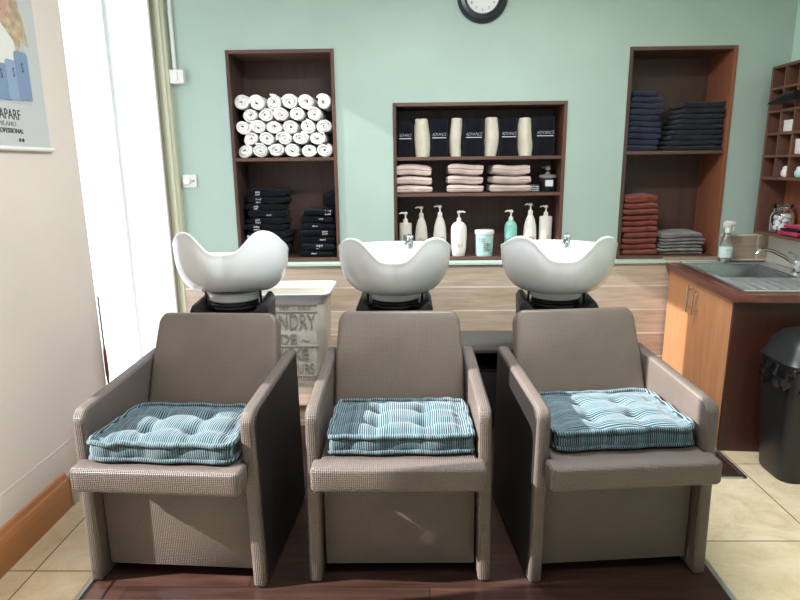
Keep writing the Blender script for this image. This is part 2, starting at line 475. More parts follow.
# front wall behind the camera: unseen window added and sized for front fill
bm = bmesh.new()
box(bm, XL - 0.27, XR, YF - 0.2, YF, 0, 0.95); box(bm, XL - 0.27, XR, YF - 0.2, YF, 2.5, ZC)
box(bm, XL - 0.27, -1.3, YF - 0.2, YF, 0.95, 2.5); box(bm, 1.3, XR, YF - 0.2, YF, 0.95, 2.5)
struct('wall_front', bm, 'cream_paint')
w3 = bpy.data.objects.new('fill_window', None); COL.objects.link(w3); w3['kind'] = 'structure'; w3.location = (0.0, YF - 0.1, 0.95)
bm = bmesh.new()
for x in (-1.30, -0.03, 1.24): box(bm, x, x + 0.06, -0.03, 0.03, 0, 1.55)
box(bm, -1.3, 1.3, -0.03, 0.03, 0, 0.06); box(bm, -1.3, 1.3, -0.03, 0.03, 1.49, 1.55)
obj('window_frame', bm, 'white_paint', w3, False)
bm = bmesh.new(); box(bm, -1.24, 1.24, -0.003, 0.003, 0.06, 1.49); obj('pane', bm, 'window_glass', w3, False)
# right wall
bm = bmesh.new(); box(bm, XR, XR + 0.2, YF - 0.2, YB + 0.35, 0, ZC); struct('wall_right', bm, 'green_light')
# back wall around the three niches
NL = (-1.156, -0.472, 0.872, 2.215); NC = (-0.108, 1.002, 0.872, 1.886); NR = (1.372, 2.036, 0.872, 2.200)
bm = bmesh.new()
xs = [XL - 0.05, NL[0], NL[1], NC[0], NC[1], NR[0], NR[1], XR]
for i in range(0, 7, 2): box(bm, xs[i], xs[i + 1], YB, YB + 0.34, 0, ZC)
for N in (NL, NC, NR):
    box(bm, N[0], N[1], YB, YB + 0.34, 0, N[2]); box(bm, N[0], N[1], YB, YB + 0.34, N[3], ZC); box(bm, N[0], N[1], YB + 0.325, YB + 0.34, N[2], N[3])
struct('wall_back', bm, 'green_paint')
# wood-look tiles below the ledge
bm = bmesh.new(); box(bm, XL, 2.1, 3.94, YB, 0, 0.850); struct('wall_back_tiling', bm, 'plank_tile')
bm = bmesh.new(); box(bm, XL, 1.68, 3.922, YB + 0.002, 0.851, 0.871, 0.003); struct('trim_2', bm, 'ledge_green')
bm = bmesh.new(); box(bm, 1.68, 2.05, 3.942, YB, 0.852, 0.885, 0.002); box(bm, 2.05, XR, 3.985, YB, 0.852, 1.035, 0.002); struct('trim_3', bm, 'plank_tile')
bm = bmesh.new(); box(bm, XR - 0.012, XR, 2.95, 3.985, 0.85, 1.035, 0.002); struct('wall_right_tiling', bm, 'tile_white')
# corner door post
bm = bmesh.new(); box(bm, XL - 0.01, XL + 0.012, 3.903, 3.914, 0.12, ZC, 0.002); struct('trim_4', bm, 'olive')
bm = bmesh.new()
extrude_poly(bm, [(XL, 3.93), (XL + 0.045, 3.93), (XL + 0.05, 3.945), (XL + 0.062, 3.955), (XL + 0.062, YB), (XL, YB)], 'z', 0, ZC)
struct('trim_5', bm, 'sage_trim')
bm = bmesh.new(); extrude_poly(bm, [(XL, 0), (XL + 0.022, 0), (XL + 0.022, 0.118), (XL + 0.017, 0.135), (XL + 0.012, 0.142), (XL + 0.009, 0.165), (XL, 0.168)], 'y', YF, 2.44)
struct('baseboard_left', bm, 'skirt_wood')
bm = bmesh.new(); box(bm, XL, XL + 0.03, 2.44, 2.485, 0.0, 0.135, 0.004); struct('trim_6', bm, 'alu')
bm = bmesh.new(); box(bm, XL, XL + 0.002, YF, 2.885, 0.285, 0.290); struct('trim_7', bm, 'cream_paint')

# laminate platform with its metal edging
bm = bmesh.new()
extrude_poly(bm, [(-1.185, 1.822), (1.108, 1.822), (1.108, 2.69), (1.60, 2.69), (1.60, 3.93), (-1.185, 3.93)], 'z', 0, 0.010)
tag(obj('laminate_platform', bm, 'laminate', None, False), 'dark red brown wood laminate platform under the three salon chairs', 'platform')
pf = bpy.data.objects['laminate_platform']
bm = bmesh.new()
box(bm, -1.205, -1.185, 1.802, 3.2, 0, 0.012, 0.002); box(bm, 1.108, 1.128, 1.802, 2.67, 0, 0.012, 0.002)
box(bm, -1.205, 1.128, 1.802, 1.822, 0, 0.012, 0.002); box(bm, 1.108, 1.62, 2.67, 2.69, 0, 0.012, 0.002); box(bm, 1.60, 1.62, 2.67, 2.955, 0, 0.012, 0.002)
obj('metal_edging', bm, 'alu', pf)

# plank clad step behind the chairs
st = thing('raised_step', 'low step clad in wood look tiles behind the left and middle chairs', 'step', (-0.87, 3.6, 0.0))
bm = bmesh.new(); box(bm, -0.66, 0.6, -0.33, 0.325, 0.012, 0.135); obj('riser', bm, 'plank_tile', st, False)
bm = bmesh.new(); box(bm, -0.66, 0.6, -0.34, 0.33, 0.135, 0.15, 0.003); obj('tread', bm, 'step_top', st)

# ------------------------------------------------------------------ lamp housings added at the unseen ceiling for the fill lights
for i, (x, y) in enumerate(((0.35, 2.3), (1.3, 0.9), (-0.6, 0.9))):
    t = thing('added_lamp', ['added slim white lamp housing above the basins', 'added slim white lamp housing to the right in front of the chairs', 'added slim white lamp housing to the left in front of the chairs'][i], 'lamp', (x, y, ZC))
    bm = bmesh.new(); box(bm, -0.6, 0.6, -0.14, 0.14, -0.035, 0.0, 0.005); obj('housing', bm, 'white_plastic', t)

# ------------------------------------------------------------------ niche cupboards
def niche(name, label, N, shelves, depth=0.32):
    x0, x1, z0, z1 = N
    cx = (x0 + x1) / 2; w = (x1 - x0) / 2; h = z1 - z0
    t = thing(name, label, 'shelf', (cx, YB, z0))
    f = 0.022
    def side(a, b, m='wenge'):
        bb = bmesh.new(); box(bb, a, b, -0.008, depth, 0, h, 0.0015, 1); obj('side_panel', bb, m, t)
    side(-w, -w + f); side(w - f, w, 'lit_wood' if x0 > 1.3 else 'half_lit_wood')  # right inner sides get brighter wood for the window light on them
    bb = bmesh.new(); box(bb, -w + f, w - f, -0.008, depth, h - f, h, 0.0015, 1); obj('top_panel', bb, 'wenge_x', t)
    bb = bmesh.new(); box(bb, -w + f, w - f, -0.008, depth, 0, f, 0.0015, 1); obj('bottom_panel', bb, 'wenge_x', t)
    bb = bmesh.new(); box(bb, -w + f, w - f, depth - 0.012, depth, f, h - f); obj('back_panel', bb, 'wenge', t, False)
    for z in shelves:
        bb = bmesh.new(); box(bb, -w + f, w - f, -0.004, depth - 0.012, z - z0 - 0.011, z - z0 + 0.011, 0.0015, 1); obj('shelf_board', bb, 'wenge_x', t)
    return t
niche('wall_niche_shelf', 'tall dark wood wall niche holding rolled white towels above black garments', NL, [1.545])
niche('wall_niche_shelf', 'wide dark wood wall niche with pump bottles on its bottom board', NC, [1.539, 1.306])
niche('wall_niche_shelf', 'tall dark wood wall niche with navy and terracotta cloth piles', NR, [1.560])

# ------------------------------------------------------------------ rolled white towels (spiral ends)
def rolled_towel(R, L, turns, th_gap, seed, sz=1.0):
    """a spiral sheet with thickness; lies along y, front end at y=0"""
    b = bmesh.new(); pitch = R / (turns + 0.35); th = pitch * 0.9
    n = int(turns * 20); ph = seed * 2.1
    rows = []
    for i in range(n + 1):
        a = 2 * PI * turns * i / n
        rc = pitch * 0.45 + (R - pitch * 0.9) * i / n
        wob = 1 + 0.06 * math.sin(3 * a / 2 + seed) + 0.04 * math.sin(a + seed * 3)
        ci, si = math.cos(a + ph), math.sin(a + ph)
        ro, ri = (rc + th / 2) * wob, (rc - th / 2) * wob
        off = 0.006 * math.sin(a * 0.7 + seed)           # layers end at slightly different depths
        rm = (ro + ri) / 2
        rows.append([b.verts.new((ri * ci, off + 0.002, ri * si * sz)), b.verts.new((rm * ci, off - 0.003, rm * si * sz)),
                     b.verts.new((ro * ci, off + 0.002, ro * si * sz)), b.verts.new((ro * ci, L, ro * si * sz)), b.verts.new((ri * ci, L, ri * si * sz))])
    for p, q in zip(rows, rows[1:]):
        for k in range(5): b.faces.new((p[k], q[k], q[(k + 1) % 5], p[(k + 1) % 5]))
    b.faces.new(rows[0][::-1]); b.faces.new(rows[-1])
    bmesh.ops.recalc_face_normals(b, faces=b.faces[:])
    jitter(b, 0.0025, 25, seed)
    return b
NUM = ['first', 'second', 'third', 'fourth', 'fifth', 'sixth', 'seventh', 'eighth', 'ninth', 'tenth', 'eleventh', 'twelfth']
protos = []
ROWS = [(5, 'top', [-1.084, -0.980, -0.874, -0.767, -0.660, -0.553], 0.0), (4, 'second highest', [-1.030, -0.930, -0.824, -0.722, -0.615], 0.0),
        (3, 'middle', [-1.081, -0.982, -0.876, -0.770, -0.664, -0.552], 0.0), (2, 'second lowest', [-1.036, -0.925, -0.816, -0.712, -0.602], 0.0),
        (1, 'bottom', [-1.082, -0.978, -0.872, -0.768, -0.660, -0.553], 0.0)]
k = 0
for (lev, rn, xsr, _) in ROWS:
    z = 1.556 + 0.046 + (lev - 1) * 0.0745 + (0.003 if lev == 5 else 0)
    for i, x in enumerate(xsr):
        k += 1
        o = obj('rolled_towel', rolled_towel(0.0555 if lev in (1, 3, 5) else 0.053, 0.24, random.choice([2.6, 3.0, 3.4]), 0, k * 1.37, 0.84 if lev != 5 else 0.93), 'towel_white')
        o.location = (x, YB + 0.022 + random.uniform(-0.012, 0.012), z)
        o.rotation_euler = (0, random.uniform(-0.5, 0.5), 0)
        where = '%s from the left' % NUM[i] if i < len(xsr) - 1 else 'rightmost'
        tag(o, 'white rolled towel in the left niche, %s row, %s' % (rn, where if i else 'leftmost'), 'towel', 'rolled white towels in the left niche')

# ------------------------------------------------------------------ folded cloths
def folded(w, dp, h, seed, droop=0.0, fold=True, wave=None, base=False):
    """a cloth folded flat: rounded front fold, soft wrinkles, a parting line round the sides"""
    b = bmesh.new()
    nx, ny, nz = 14, 8, 5
    def sh(u, v, t):      # u,v,t in -1..1
        e = 4.0
        x = u * w / 2; y = v * dp / 2; z = t * h / 2
        edge = max(abs(u), abs(v))
        z *= 1 - 0.28 * edge ** 8
        puff = 1 - 0.05 * t * t
        return Vector((x * puff, y * puff, z))
    t = bmesh.new(); bmesh.ops.create_cube(t, size=2)
    bmesh.ops.subdivide_edges(t, edges=t.edges[:], cuts=7, use_grid_fill=True)
    for v in t.verts:
        u, vv, tt = v.co
        p = sh(u, vv, tt)
        if fold and abs(tt) < 0.2 and vv < -0.9: p.y += 0.006
        if fold and abs(tt) < 0.2 and abs(u) > 0.9: p.x *= 0.975
        n = noise.noise_vector(Vector((p.x * 9 + seed, p.y * 9, p.z * 20 + seed)))
        p += Vector((n.x * 0.012, n.y * 0.010, n.z * h * 0.03))
        ws = seed if wave is None else wave
        if wave is None: ws = seed; base = True
        p.z += (h * 0.08 * math.sin(u * 2.6 + ws) + h * 0.05 * math.sin(vv * 2 + ws)) * ((0.5 + 0.5 * tt) if base else 1.0)
        p.z -= droop * (u * u) * h
        v.co = p
    merge(b, t)
    for v in b.verts: v.co.z += h / 2
    return b
def scribble(seed, w, h, m='print_white', n=6):
    """a small block of illegible printed strokes, facing -y"""
    b = bmesh.new(); rnd = random.Random(seed)
    rows = max(1, int(h / 0.012)); rh = h / rows
    for j in range(rows):
        x = -w / 2
        while x < w / 2 - 0.004:
            ww = rnd.uniform(0.003, 0.009); hh = rh * rnd.uniform(0.45, 0.85)
            z = -h / 2 + j * rh
            sk = 0.003
            t = bmesh.new()
            q = [(x, z), (x + ww * 0.6, z), (x + ww * 0.6 + sk, z + hh), (x + sk, z + hh)]
            for (a0, a1) in ((0, 1),):
                va = [t.verts.new((p[0], 0, p[1])) for p in q]; vb = [t.verts.new((p[0], 0.0015, p[1])) for p in q]
                t.faces.new(va); t.faces.new(vb[::-1])
                for i in range(4): t.faces.new((va[i], vb[i], vb[(i + 1) % 4], va[(i + 1) % 4]))
            merge(b, t)
            x += ww + 0.002
    return b
def pile(kind, label_fmt, group, cat, x, y, z0, sizes, mat, seed, jit=0.01, prints=None, droop=0.0, mats=None):
    z = z0; n = len(sizes)
    for i, (w, dp, h) in enumerate(sizes):
        dx = random.uniform(-jit, jit); dy = random.uniform(-0.004, 0.012); rz = random.uniform(-0.05, 0.05) * (1 if jit <= 0.01 else 3)
        m = mats[i] if mats else mat
        w *= random.uniform(0.95, 1.03); dp *= random.uniform(0.96, 1.0)
        pos = 'lowest of its pile' if i == 0 else ('topmost of its pile' if i == n - 1 else '%s from the bottom' % NUM[i])
        if prints and i in prints:
            t = thing(kind, label_fmt % pos, cat, (x + dx, y + dy, z), rz, group)
            obj('folded_body', folded(w, dp, h * 0.93, seed + i * 3.3, droop, True, seed, i == 0), m, t)
            px, pw, ph, pz = prints[i]
            o = obj('printed_marking', scribble(seed + i, pw, ph), 'print_white', t, False)
            o.location = (px, -dp / 2 - 0.0035, pz * h); o['label'] = 'white printed lettering'
        else:
            o = obj(kind, folded(w, dp, h * 0.93, seed + i * 3.3, droop, True, seed, i == 0), m)
            o.location = (x + dx, y + dy, z); o.rotation_euler = (0, 0, rz)
            tag(o, label_fmt % pos, cat, group)
        z += h
    return z
NB = 0.872 + 0.022   # top of the niche bottoms
# black garments in the left niche
sz = [(0.285 - 0.006 * abs(i - 3), 0.25, 0.0455) for i in range(9)] + [(0.25, 0.23, 0.055)]
pile('folded_garment', 'folded black salon garment in the left pile of the left niche, %s', 'black garments in the left niche', 'garment', -0.977, 4.16, NB, sz, 'tee_black', 3.0, 0.015,
     {9: (-0.06, 0.03, 0.03, 0.45), 8: (-0.055, 0.035, 0.036, 0.5), 7: (-0.05, 0.03, 0.03, 0.5), 6: (0.01, 0.035, 0.014, 0.4), 5: (-0.045, 0.035, 0.034, 0.5), 4: (-0.05, 0.04, 0.034, 0.5), 3: (-0.05, 0.035, 0.03, 0.5)})
sz = [(0.24 - 0.01 * max(0, i - 3), 0.25, 0.0465) for i in range(7)] + [(0.10, 0.2, 0.05)]
for j in range(8): pass
pile('folded_garment', 'folded black salon garment in the right pile of the left niche, %s', 'black garments in the left niche', 'garment', -0.630, 4.16, NB, sz[:7], 'tee_black', 9.0, 0.013,
     {6: (0.06, 0.04, 0.034, 0.5), 5: (0.03, 0.03, 0.012, 0.6), 4: (-0.02, 0.035, 0.014, 0.6), 3: (0.04, 0.04, 0.03, 0.6), 2: (0.03, 0.04, 0.016, 0.6), 1: (0.01, 0.04, 0.034, 0.6), 0: (-0.02, 0.035, 0.014, 0.6)})
o = obj('crumpled_garment', folded(0.085, 0.2, 0.11, 31.0), 'tee_black'); o.location = (-0.541, 4.17, NB + 7 * 0.0465 + 0.004)
tag(o, 'crumpled black garment tucked on top of the right garment pile against the niche side', 'garment', 'black garments in the left niche')

# top shelf of the centre niche: black logo towels and cream rolls standing upright
ZT = 1.550
def px2x(px, y): return (px - 400 - 10.0 * 1) / 600 * (y * 0.976 + 0.0) + 0.0
BL = [(404, 0.098), (439, 0.11), (474, 0.128), (509, 0.112), (546, 0.145)]
BX = [-0.032, 0.192, 0.415, 0.640, 0.868]
CX = [0.080, 0.302, 0.5335, 0.7530]
for i, x in enumerate(BX):
    w = (0.102, 0.116, 0.134, 0.120, 0.144)[i]; h = (0.232, 0.238, 0.238, 0.24, 0.247)[i]
    t = thing('standing_towel', 'black towel with white lettering, %s on the top shelf of the wide niche' % ['leftmost', 'second left', 'middle', 'second right', 'rightmost'][i], 'towel', (x, 4.10, ZT + 0.001), [0.03, -0.02, 0.0, 0.02, 0.10][i], 'black lettered towels')
    b = bmesh.new(); tb = bmesh.new(); bmesh.ops.create_cube(tb, size=2); bmesh.ops.subdivide_edges(tb, edges=tb.edges[:], cuts=7, use_grid_fill=True)
    for v in tb.verts:
        u, vv, tt = v.co
        rr = 1 - 0.16 * abs(vv) ** 6 * abs(u) ** 2
        v.co = Vector((u * w / 2 * rr * (1 - 0.04 * tt), vv * 0.07 * (1 - 0.12 * abs(u) ** 6), (tt + 1) * h / 2 - (0.008 * u * u if tt > 0.5 else 0)))
        nn = noise.noise_vector(v.co * 12 + Vector((i, 0, 0))); v.co += Vector((nn.x * 0.004, nn.y * 0.003, nn.z * 0.002 * (tt + 1)))
    merge(b, tb); obj('rolled_body', b, 'towel_black', t)
    s = text('printed_lettering', 'ADVANCE', 0.029, (0.0, -0.0735, h * 0.545), FRONT, 'print_white', t, 0.3, 0.72 * w / 0.125, -0.0007); s['label'] = 'white slanted lettering'
    b = bmesh.new(); box(b, -w * 0.38, w * 0.38, -0.0745, -0.0715, h * 0.545 - 0.013, h * 0.545 - 0.0085)
    obj('underline', b, 'print_white', t, False)
def standing_roll(w, h, seed):
    b = bmesh.new()
    prof = [(0, 0.0)] + [(w / 2 * (0.86 + 0.14 * math.sin(PI * min(1, max(0, z / h * 1.0)) ** 0.8)), z) for z in [h * q / 16 for q in range(17)]] + [(w / 2 * 0.7, h + 0.006), (w / 2 * 0.3, h + 0.002), (0, h - 0.002)]
    lathe(b, prof, seg=30, sy=1.25)
    for v in b.verts:
        a = math.atan2(v.co.y, v.co.x)
        kf = 1 + 0.05 * math.sin(2 * a + v.co.z * 14 + seed) + 0.03 * math.sin(5 * a + seed * 2)
        v.co.x *= kf; v.co.y *= kf
        v.co.x += 0.005 * math.sin(v.co.z * 18 + seed)
    jitter(b, 0.003, 30, seed)
    return b
for i, x in enumerate(CX):
    o = obj('standing_towel', standing_roll((0.102, 0.082, 0.090, 0.094)[i], (0.236, 0.238, 0.24, 0.235)[i], i * 2.3 + 1), 'towel_cream')
    o.location = (x, 4.085, ZT)
    tag(o, 'cream terry towel roll standing on the top shelf, %s' % ['leftmost of the four', 'second of four from the left', 'third of four from the left', 'rightmost of the four'][i], 'towel', 'cream towel rolls between black towels')

# middle shelf: three stacks of pinkish towels
ZM = 1.318
for s, (x, w) in enumerate(((0.026, 0.240), (0.362, 0.240), (0.655, 0.262))):
    hs = [0.052, 0.058, 0.076]
    if s == 2: hs = [0.052, 0.056, 0.072]
    z = ZM
    for i, h in enumerate(hs):
        o = obj('folded_towel', folded(w * (1 - 0.02 * i), 0.22, h * 0.93, 40 + s * 7 + i * 2.1, 0, True, 40.0 + s, i == 0), 'towel_pink')
        o.location = (x + random.uniform(-0.004, 0.004), 4.115, z); o.rotation_euler = (0, 0, [0.0, 0.0, 0.05][s] * i)
        tag(o, 'pinkish beige folded towel, %s of the %s stack on the middle shelf' % (['bottom one', 'middle one', 'top one'][i], ['left', 'centre', 'right'][s]), 'towel', 'pinkish folded towels on the middle shelf')
        z += h
t = thing('pump_dispenser', 'squat black pump dispenser at the right end of the middle shelf', 'dispenser', (0.915, 4.09, ZM))
bm = bmesh.new(); lathe(bm, [(0, 0), (0.048, 0), (0.052, 0.005), (0.052, 0.085), (0.045, 0.098), (0.02, 0.104), (0, 0.104)]); obj('body', bm, 'black_plastic', t)
bm = bmesh.new(); lathe(bm, [(0.056, 0.088), (0.058, 0.094), (0.056, 0.106), (0.02, 0.112), (0.017, 0.112), (0.017, 0.125), (0.0, 0.125)]); obj('collar', bm, 'label_grey', t)
bm = bmesh.new(); cyl(bm, (0, 0, 0.12), (0, 0, 0.155), 0.007); box(bm, -0.04, 0.012, -0.012, 0.012, 0.150, 0.162, 0.004); lathe(bm, [(0.018, 0.14), (0.02, 0.15), (0.014, 0.165), (0, 0.166)]); obj('pump', bm, 'label_grey', t)
bm = bmesh.new(); box(bm, -0.025, 0.025, -0.0545, -0.051, 0.035, 0.075); o = obj('label_patch', bm, 'print_white', t, False)
o = thing('small_packet', 'small black and white packet beside the black pump dispenser', 'packet', (0.822, 4.05, ZM))
bm = bmesh.new(); box(bm, -0.032, 0.032, -0.015, 0.015, 0, 0.05, 0.003); obj('packet_body', bm, 'black_plastic', o)
b = scribble(77, 0.056, 0.038); q = obj('printed_marking', b, 'print_white', o, False); q.location = (0, -0.0168, 0.024)

# ------------------------------------------------------------------ pump bottles on the niche bottom
def pump(t, z, mat, left=True, k=1.0):
    s = -1 if left else 1
    b = bmesh.new()
    lathe(b, [(0.0, z - 0.002), (0.016 * k, z - 0.002), (0.017 * k, z + 0.004), (0.015 * k, z + 0.022), (0.008 * k, z + 0.028), (0.0, z + 0.028)], seg=20)
    cyl(b, (0, 0, z + 0.02), (0, 0, z + 0.062), 0.0055)
    lathe(b, [(0.0, z + 0.055), (0.013, z + 0.055), (0.014, z + 0.066), (0.008, z + 0.072), (0, z + 0.072)], seg=16)
    tube(b, [(0, 0, z + 0.064), (s * 0.025, -0.004, z + 0.066), (s * 0.042, -0.006, z + 0.060)], [0.007, 0.006, 0.004], 10)
    obj('pump_head', b, mat, t)
def bottle(name, label, x, y, kind, h, w, mat, pmat, left, marks):
    t = thing(name, label, 'bottle', (x, y, NB))
    b = bmesh.new(); sy = 0.72
    if kind == 'round':     # tall, tapering shoulders
        pr = [(0, 0), (w * 0.44, 0), (w * 0.48, 0.005), (w * 0.5, h * 0.3), (w * 0.5, h * 0.55), (w * 0.44, h * 0.74), (w * 0.33, h * 0.88), (w * 0.2, h * 0.97), (w * 0.16, h), (0, h)]
    elif kind == 'capsule':
        pr = [(0, 0), (w * 0.36, 0), (w * 0.40, 0.004), (w * 0.46, h * 0.2), (w * 0.5, h * 0.55), (w * 0.5, h * 0.78), (w * 0.46, h * 0.88), (w * 0.34, h * 0.96), (w * 0.18, h), (0, h)]
    else:                   # square shoulders
        pr = [(0, 0), (w * 0.46, 0), (w * 0.49, 0.004), (w * 0.5, h * 0.5), (w * 0.5, h * 0.965), (w * 0.46, h * 0.99), (w * 0.2, h), (0, h)]
    lathe(b, pr, seg=32, sy=sy)
    obj('bottle_body', b, mat, t)
    pump(t, h, pmat, left)
    for (mx, mz, mw, mh, mm, sd) in marks:
        y0 = -w * 0.5 * sy - 0.001
        if mm == 'panel':
            bb = bmesh.new(); box(bb, mx - mw / 2, mx + mw / 2, y0, y0 + 0.012, mz - mh / 2, mz + mh / 2, 0.001); obj('label_patch', bb, 'label_grey', t)
        else:
            o = obj('printed_marking', scribble(sd, mw, mh), mm, t, False); o.location = (mx, y0, mz)
    return t
bottle('pump_bottle', 'slim cream pump bottle with grey label panel, leftmost on the niche bottom', -0.033, 4.09, 'square', 0.225, 0.084, 'bottle_cream', 'bottle_white', True, [(0.006, 0.09, 0.045, 0.11, 'panel', 1)])
bottle('pump_bottle', 'grey beige pump bottle with sloping shoulders, second from the left', 0.074, 4.09, 'round', 0.262, 0.084, 'bottle_cream', 'bottle_cream', True, [(0.0, 0.11, 0.05, 0.036, 'label_grey', 2)])
bottle('pump_bottle', 'pearl white pump bottle with sloping shoulders behind the middle basin rim', 0.200, 4.09, 'round', 0.268, 0.088, 'bottle_pearl', 'bottle_white', True, [(0.004, 0.11, 0.052, 0.048, 'label_grey', 3)])
bottle('pump_bottle', 'large plain white rounded pump bottle standing beside the mint tub', 0.326, 4.055, 'capsule', 0.232, 0.106, 'bottle_white', 'bottle_white', False, [(0.0, 0.075, 0.044, 0.024, 'label_gold', 4)])
q = bpy.data.objects
bottle('pump_bottle', 'mint green pump bottle right of the tub', 0.680, 4.09, 'capsule', 0.232, 0.086, 'bottle_mint', 'bottle_white', True, [(-0.01, 0.11, 0.018, 0.022, 'label_dark', 5)])
bottle('pump_bottle', 'white pump bottle with brown print, second from the right in the niche', 0.810, 4.09, 'round', 0.275, 0.088, 'bottle_white', 'bottle_white', True, [(0.006, 0.10, 0.04, 0.06, 'label_red', 6)])
bottle('pump_bottle', 'tall white straight sided pump bottle, rightmost in the niche', 0.914, 4.09, 'square', 0.262, 0.086, 'bottle_pearl', 'bottle_pearl', True, [(0.012, 0.11, 0.016, 0.05, 'label_grey', 7)])
t = thing('lidded_tub', 'pale mint lidded tub among the pump bottles on the niche bottom', 'tub', (0.498, 4.06, NB))
bm = bmesh.new(); lathe(bm, [(0, 0), (0.055, 0), (0.058, 0.004), (0.062, 0.150), (0, 0.150)], seg=36); obj('tub_body', bm, 'tub_mint', t)
bm = bmesh.new(); lathe(bm, [(0.0, 0.149), (0.066, 0.149), (0.067, 0.155), (0.066, 0.17), (0.06, 0.175), (0, 0.175)], seg=36); obj('lid', bm, 'bottle_white', t)
o = obj('printed_marking', scribble(12, 0.05, 0.060), 'label_dark', t, False); o.location = (0.014, -0.0625, 0.065)
o = obj('printed_marking', scribble(15, 0.04, 0.030), 'label_grey', t, False); o.location = (-0.022, -0.0625, 0.115)

# ------------------------------------------------------------------ piles in the right niche
ZR = 1.571
sz = [(0.205, 0.24, 0.0375) for i in range(9)] + [(0.17, 0.2, 0.036)]
pile('folded_cloth', 'folded navy cloth in the left pile on the right niche shelf, %s', 'navy cloths in the right niche', 'cloth', 1.503, 4.13, ZR, sz, 'navy', 60.0, 0.008)
sz = [(0.36 - 0.013 * i, 0.25, 0.033) for i in range(8)] + [(0.28, 0.22, 0.042)]
z = ZR
for i, (w, dp, h) in enumerate(sz):
    o = obj('folded_cloth', folded(w, dp, h * 0.955, 80 + i * 2.7, 0, True, 80.0, i == 0), 'charcoal')
    o.location = (1.83 + 0.0065 * i, 4.14, z); z += h
    tag(o, 'folded charcoal cloth in the right pile on the right niche shelf, %s' % ('lowest of its pile' if i == 0 else ('topmost of its pile' if i == 8 else NUM[i] + ' from the bottom')), 'cloth', 'charcoal cloths in the right niche')
sz = [(0.235 + 0.008 * math.sin(i * 2), 0.24, 0.0385) for i in range(9)] + [(0.22, 0.2, 0.055)]
pile('folded_cloth', 'folded terracotta cloth in the right niche bottom, %s', 'terracotta cloths in the right niche', 'cloth', 1.522, 4.13, NB, sz, 'rust', 100.0, 0.008)
sz = [(0.29, 0.25, 0.022) for i in range(5)] + [(0.28, 0.22, 0.042)]
pile('folded_cloth', 'folded grey cloth in the low pile beside terracotta ones, %s', 'grey cloths in the right niche', 'cloth', 1.812, 4.13, NB, sz, 'grey_cloth', 120.0, 0.008)

# ------------------------------------------------------------------ wall fittings
t = thing('wall_clock', 'round wall clock with thick navy rim and white dial', 'clock', (0.452, YB, 2.502))
bm = bmesh.new(); rx = Matrix.Rotation(PI / 2, 4, 'X')
lathe(bm, [(0.098, 0.012), (0.104, 0.036), (0.118, 0.048), (0.138, 0.045), (0.152, 0.028), (0.156, 0.0), (0.09, 0.0)], seg=64, mtx=rx); obj('clock_rim', bm, 'black_gloss', t)
bm = bmesh.new(); lathe(bm, [(0, 0.002), (0.103, 0.002), (0.103, 0.018), (0, 0.018)], seg=48, mtx=rx); dl = obj('clock_dial', bm, 'dial', t)
for hh in range(1, 13):
    a = math.radians(90 - hh * 30)
    text('numeral', str(hh), 0.021, (0.078 * math.cos(a), -0.0195, 0.078 * math.sin(a) - 0.007), FRONT, 'poster_ink', dl)
bm = bmesh.new(); box(bm, -0.003, 0.003, -0.024, -0.0225, 0, 0.072); o = obj('minute_hand', bm, 'poster_ink', t); o.rotation_euler = (0, 0.5, 0)
bm = bmesh.new(); box(bm, -0.004, 0.004, -0.022, -0.0205, 0, 0.05); o = obj('hour_hand', bm, 'poster_ink', t); o.rotation_euler = (0, -1.0, 0)

t = thing('isolator_switch', 'small white surface switch at the lower end of the conduit', 'switch', (-1.462, YB, 2.058))
bm = bmesh.new(); box(bm, -0.045, 0.045, -0.045, 0.0, -0.042, 0.042, 0.005); obj('switch_box', bm, 'white_plastic', t)
bm = bmesh.new(); box(bm, -0.02, 0.008, -0.053, -0.044, -0.025, 0.025, 0.003); obj('rocker', bm, 'ceramic', t)
bm = bmesh.new(); cyl(bm, (-1.478, YB - 0.013, 2.10), (-1.478, YB - 0.013, ZC), 0.0125, 16)
o = obj('cable_conduit', bm, 'white_plastic'); tag(o, 'white round cable conduit running up the wall beside the corner post', 'conduit')
t = thing('dial_switch', 'square white wall plate with a round dial beside the corner post', 'switch', (-1.444, YB, 1.413))
bm = bmesh.new(); box(bm, -0.050, 0.043, -0.012, 0.0, -0.042, 0.042, 0.004); obj('wall_plate', bm, 'white_plastic', t)
bm = bmesh.new(); lathe(bm, [(0.024, 0.0), (0.024, 0.025), (0.02, 0.032), (0, 0.032)], mtx=rx); o = obj('dial_knob', bm, 'bottle_white', t); o.location = (-0.014, -0.008, 0.0)
bm = bmesh.new(); lathe(bm, [(0.006, 0.0), (0.006, 0.006), (0, 0.007)], mtx=rx, seg=12); o = obj('indicator', bm, 'label_grey', t); o.location = (0.024, -0.01, 0.0)

t = thing('blind_wand', 'thin blind wand with brown wooden grip hanging at the window edge', 'wand', (XL + 0.012, 2.892, 0.42))
bm = bmesh.new(); cyl(bm, (0, 0, 0.19), (0, 0.0, 0.46), 0.0045, 8); obj('wand_rod', bm, 'olive', t)
bm = bmesh.new(); tube(bm, [(0, 0, 0), (0, 0, 0.06), (0, 0, 0.17), (0, 0, 0.2)], [0.005, 0.009, 0.0085, 0.004], 12); obj('wand_grip', bm, wood('wand_brown_wood', (120, 72, 50), (150, 95, 66)), t)

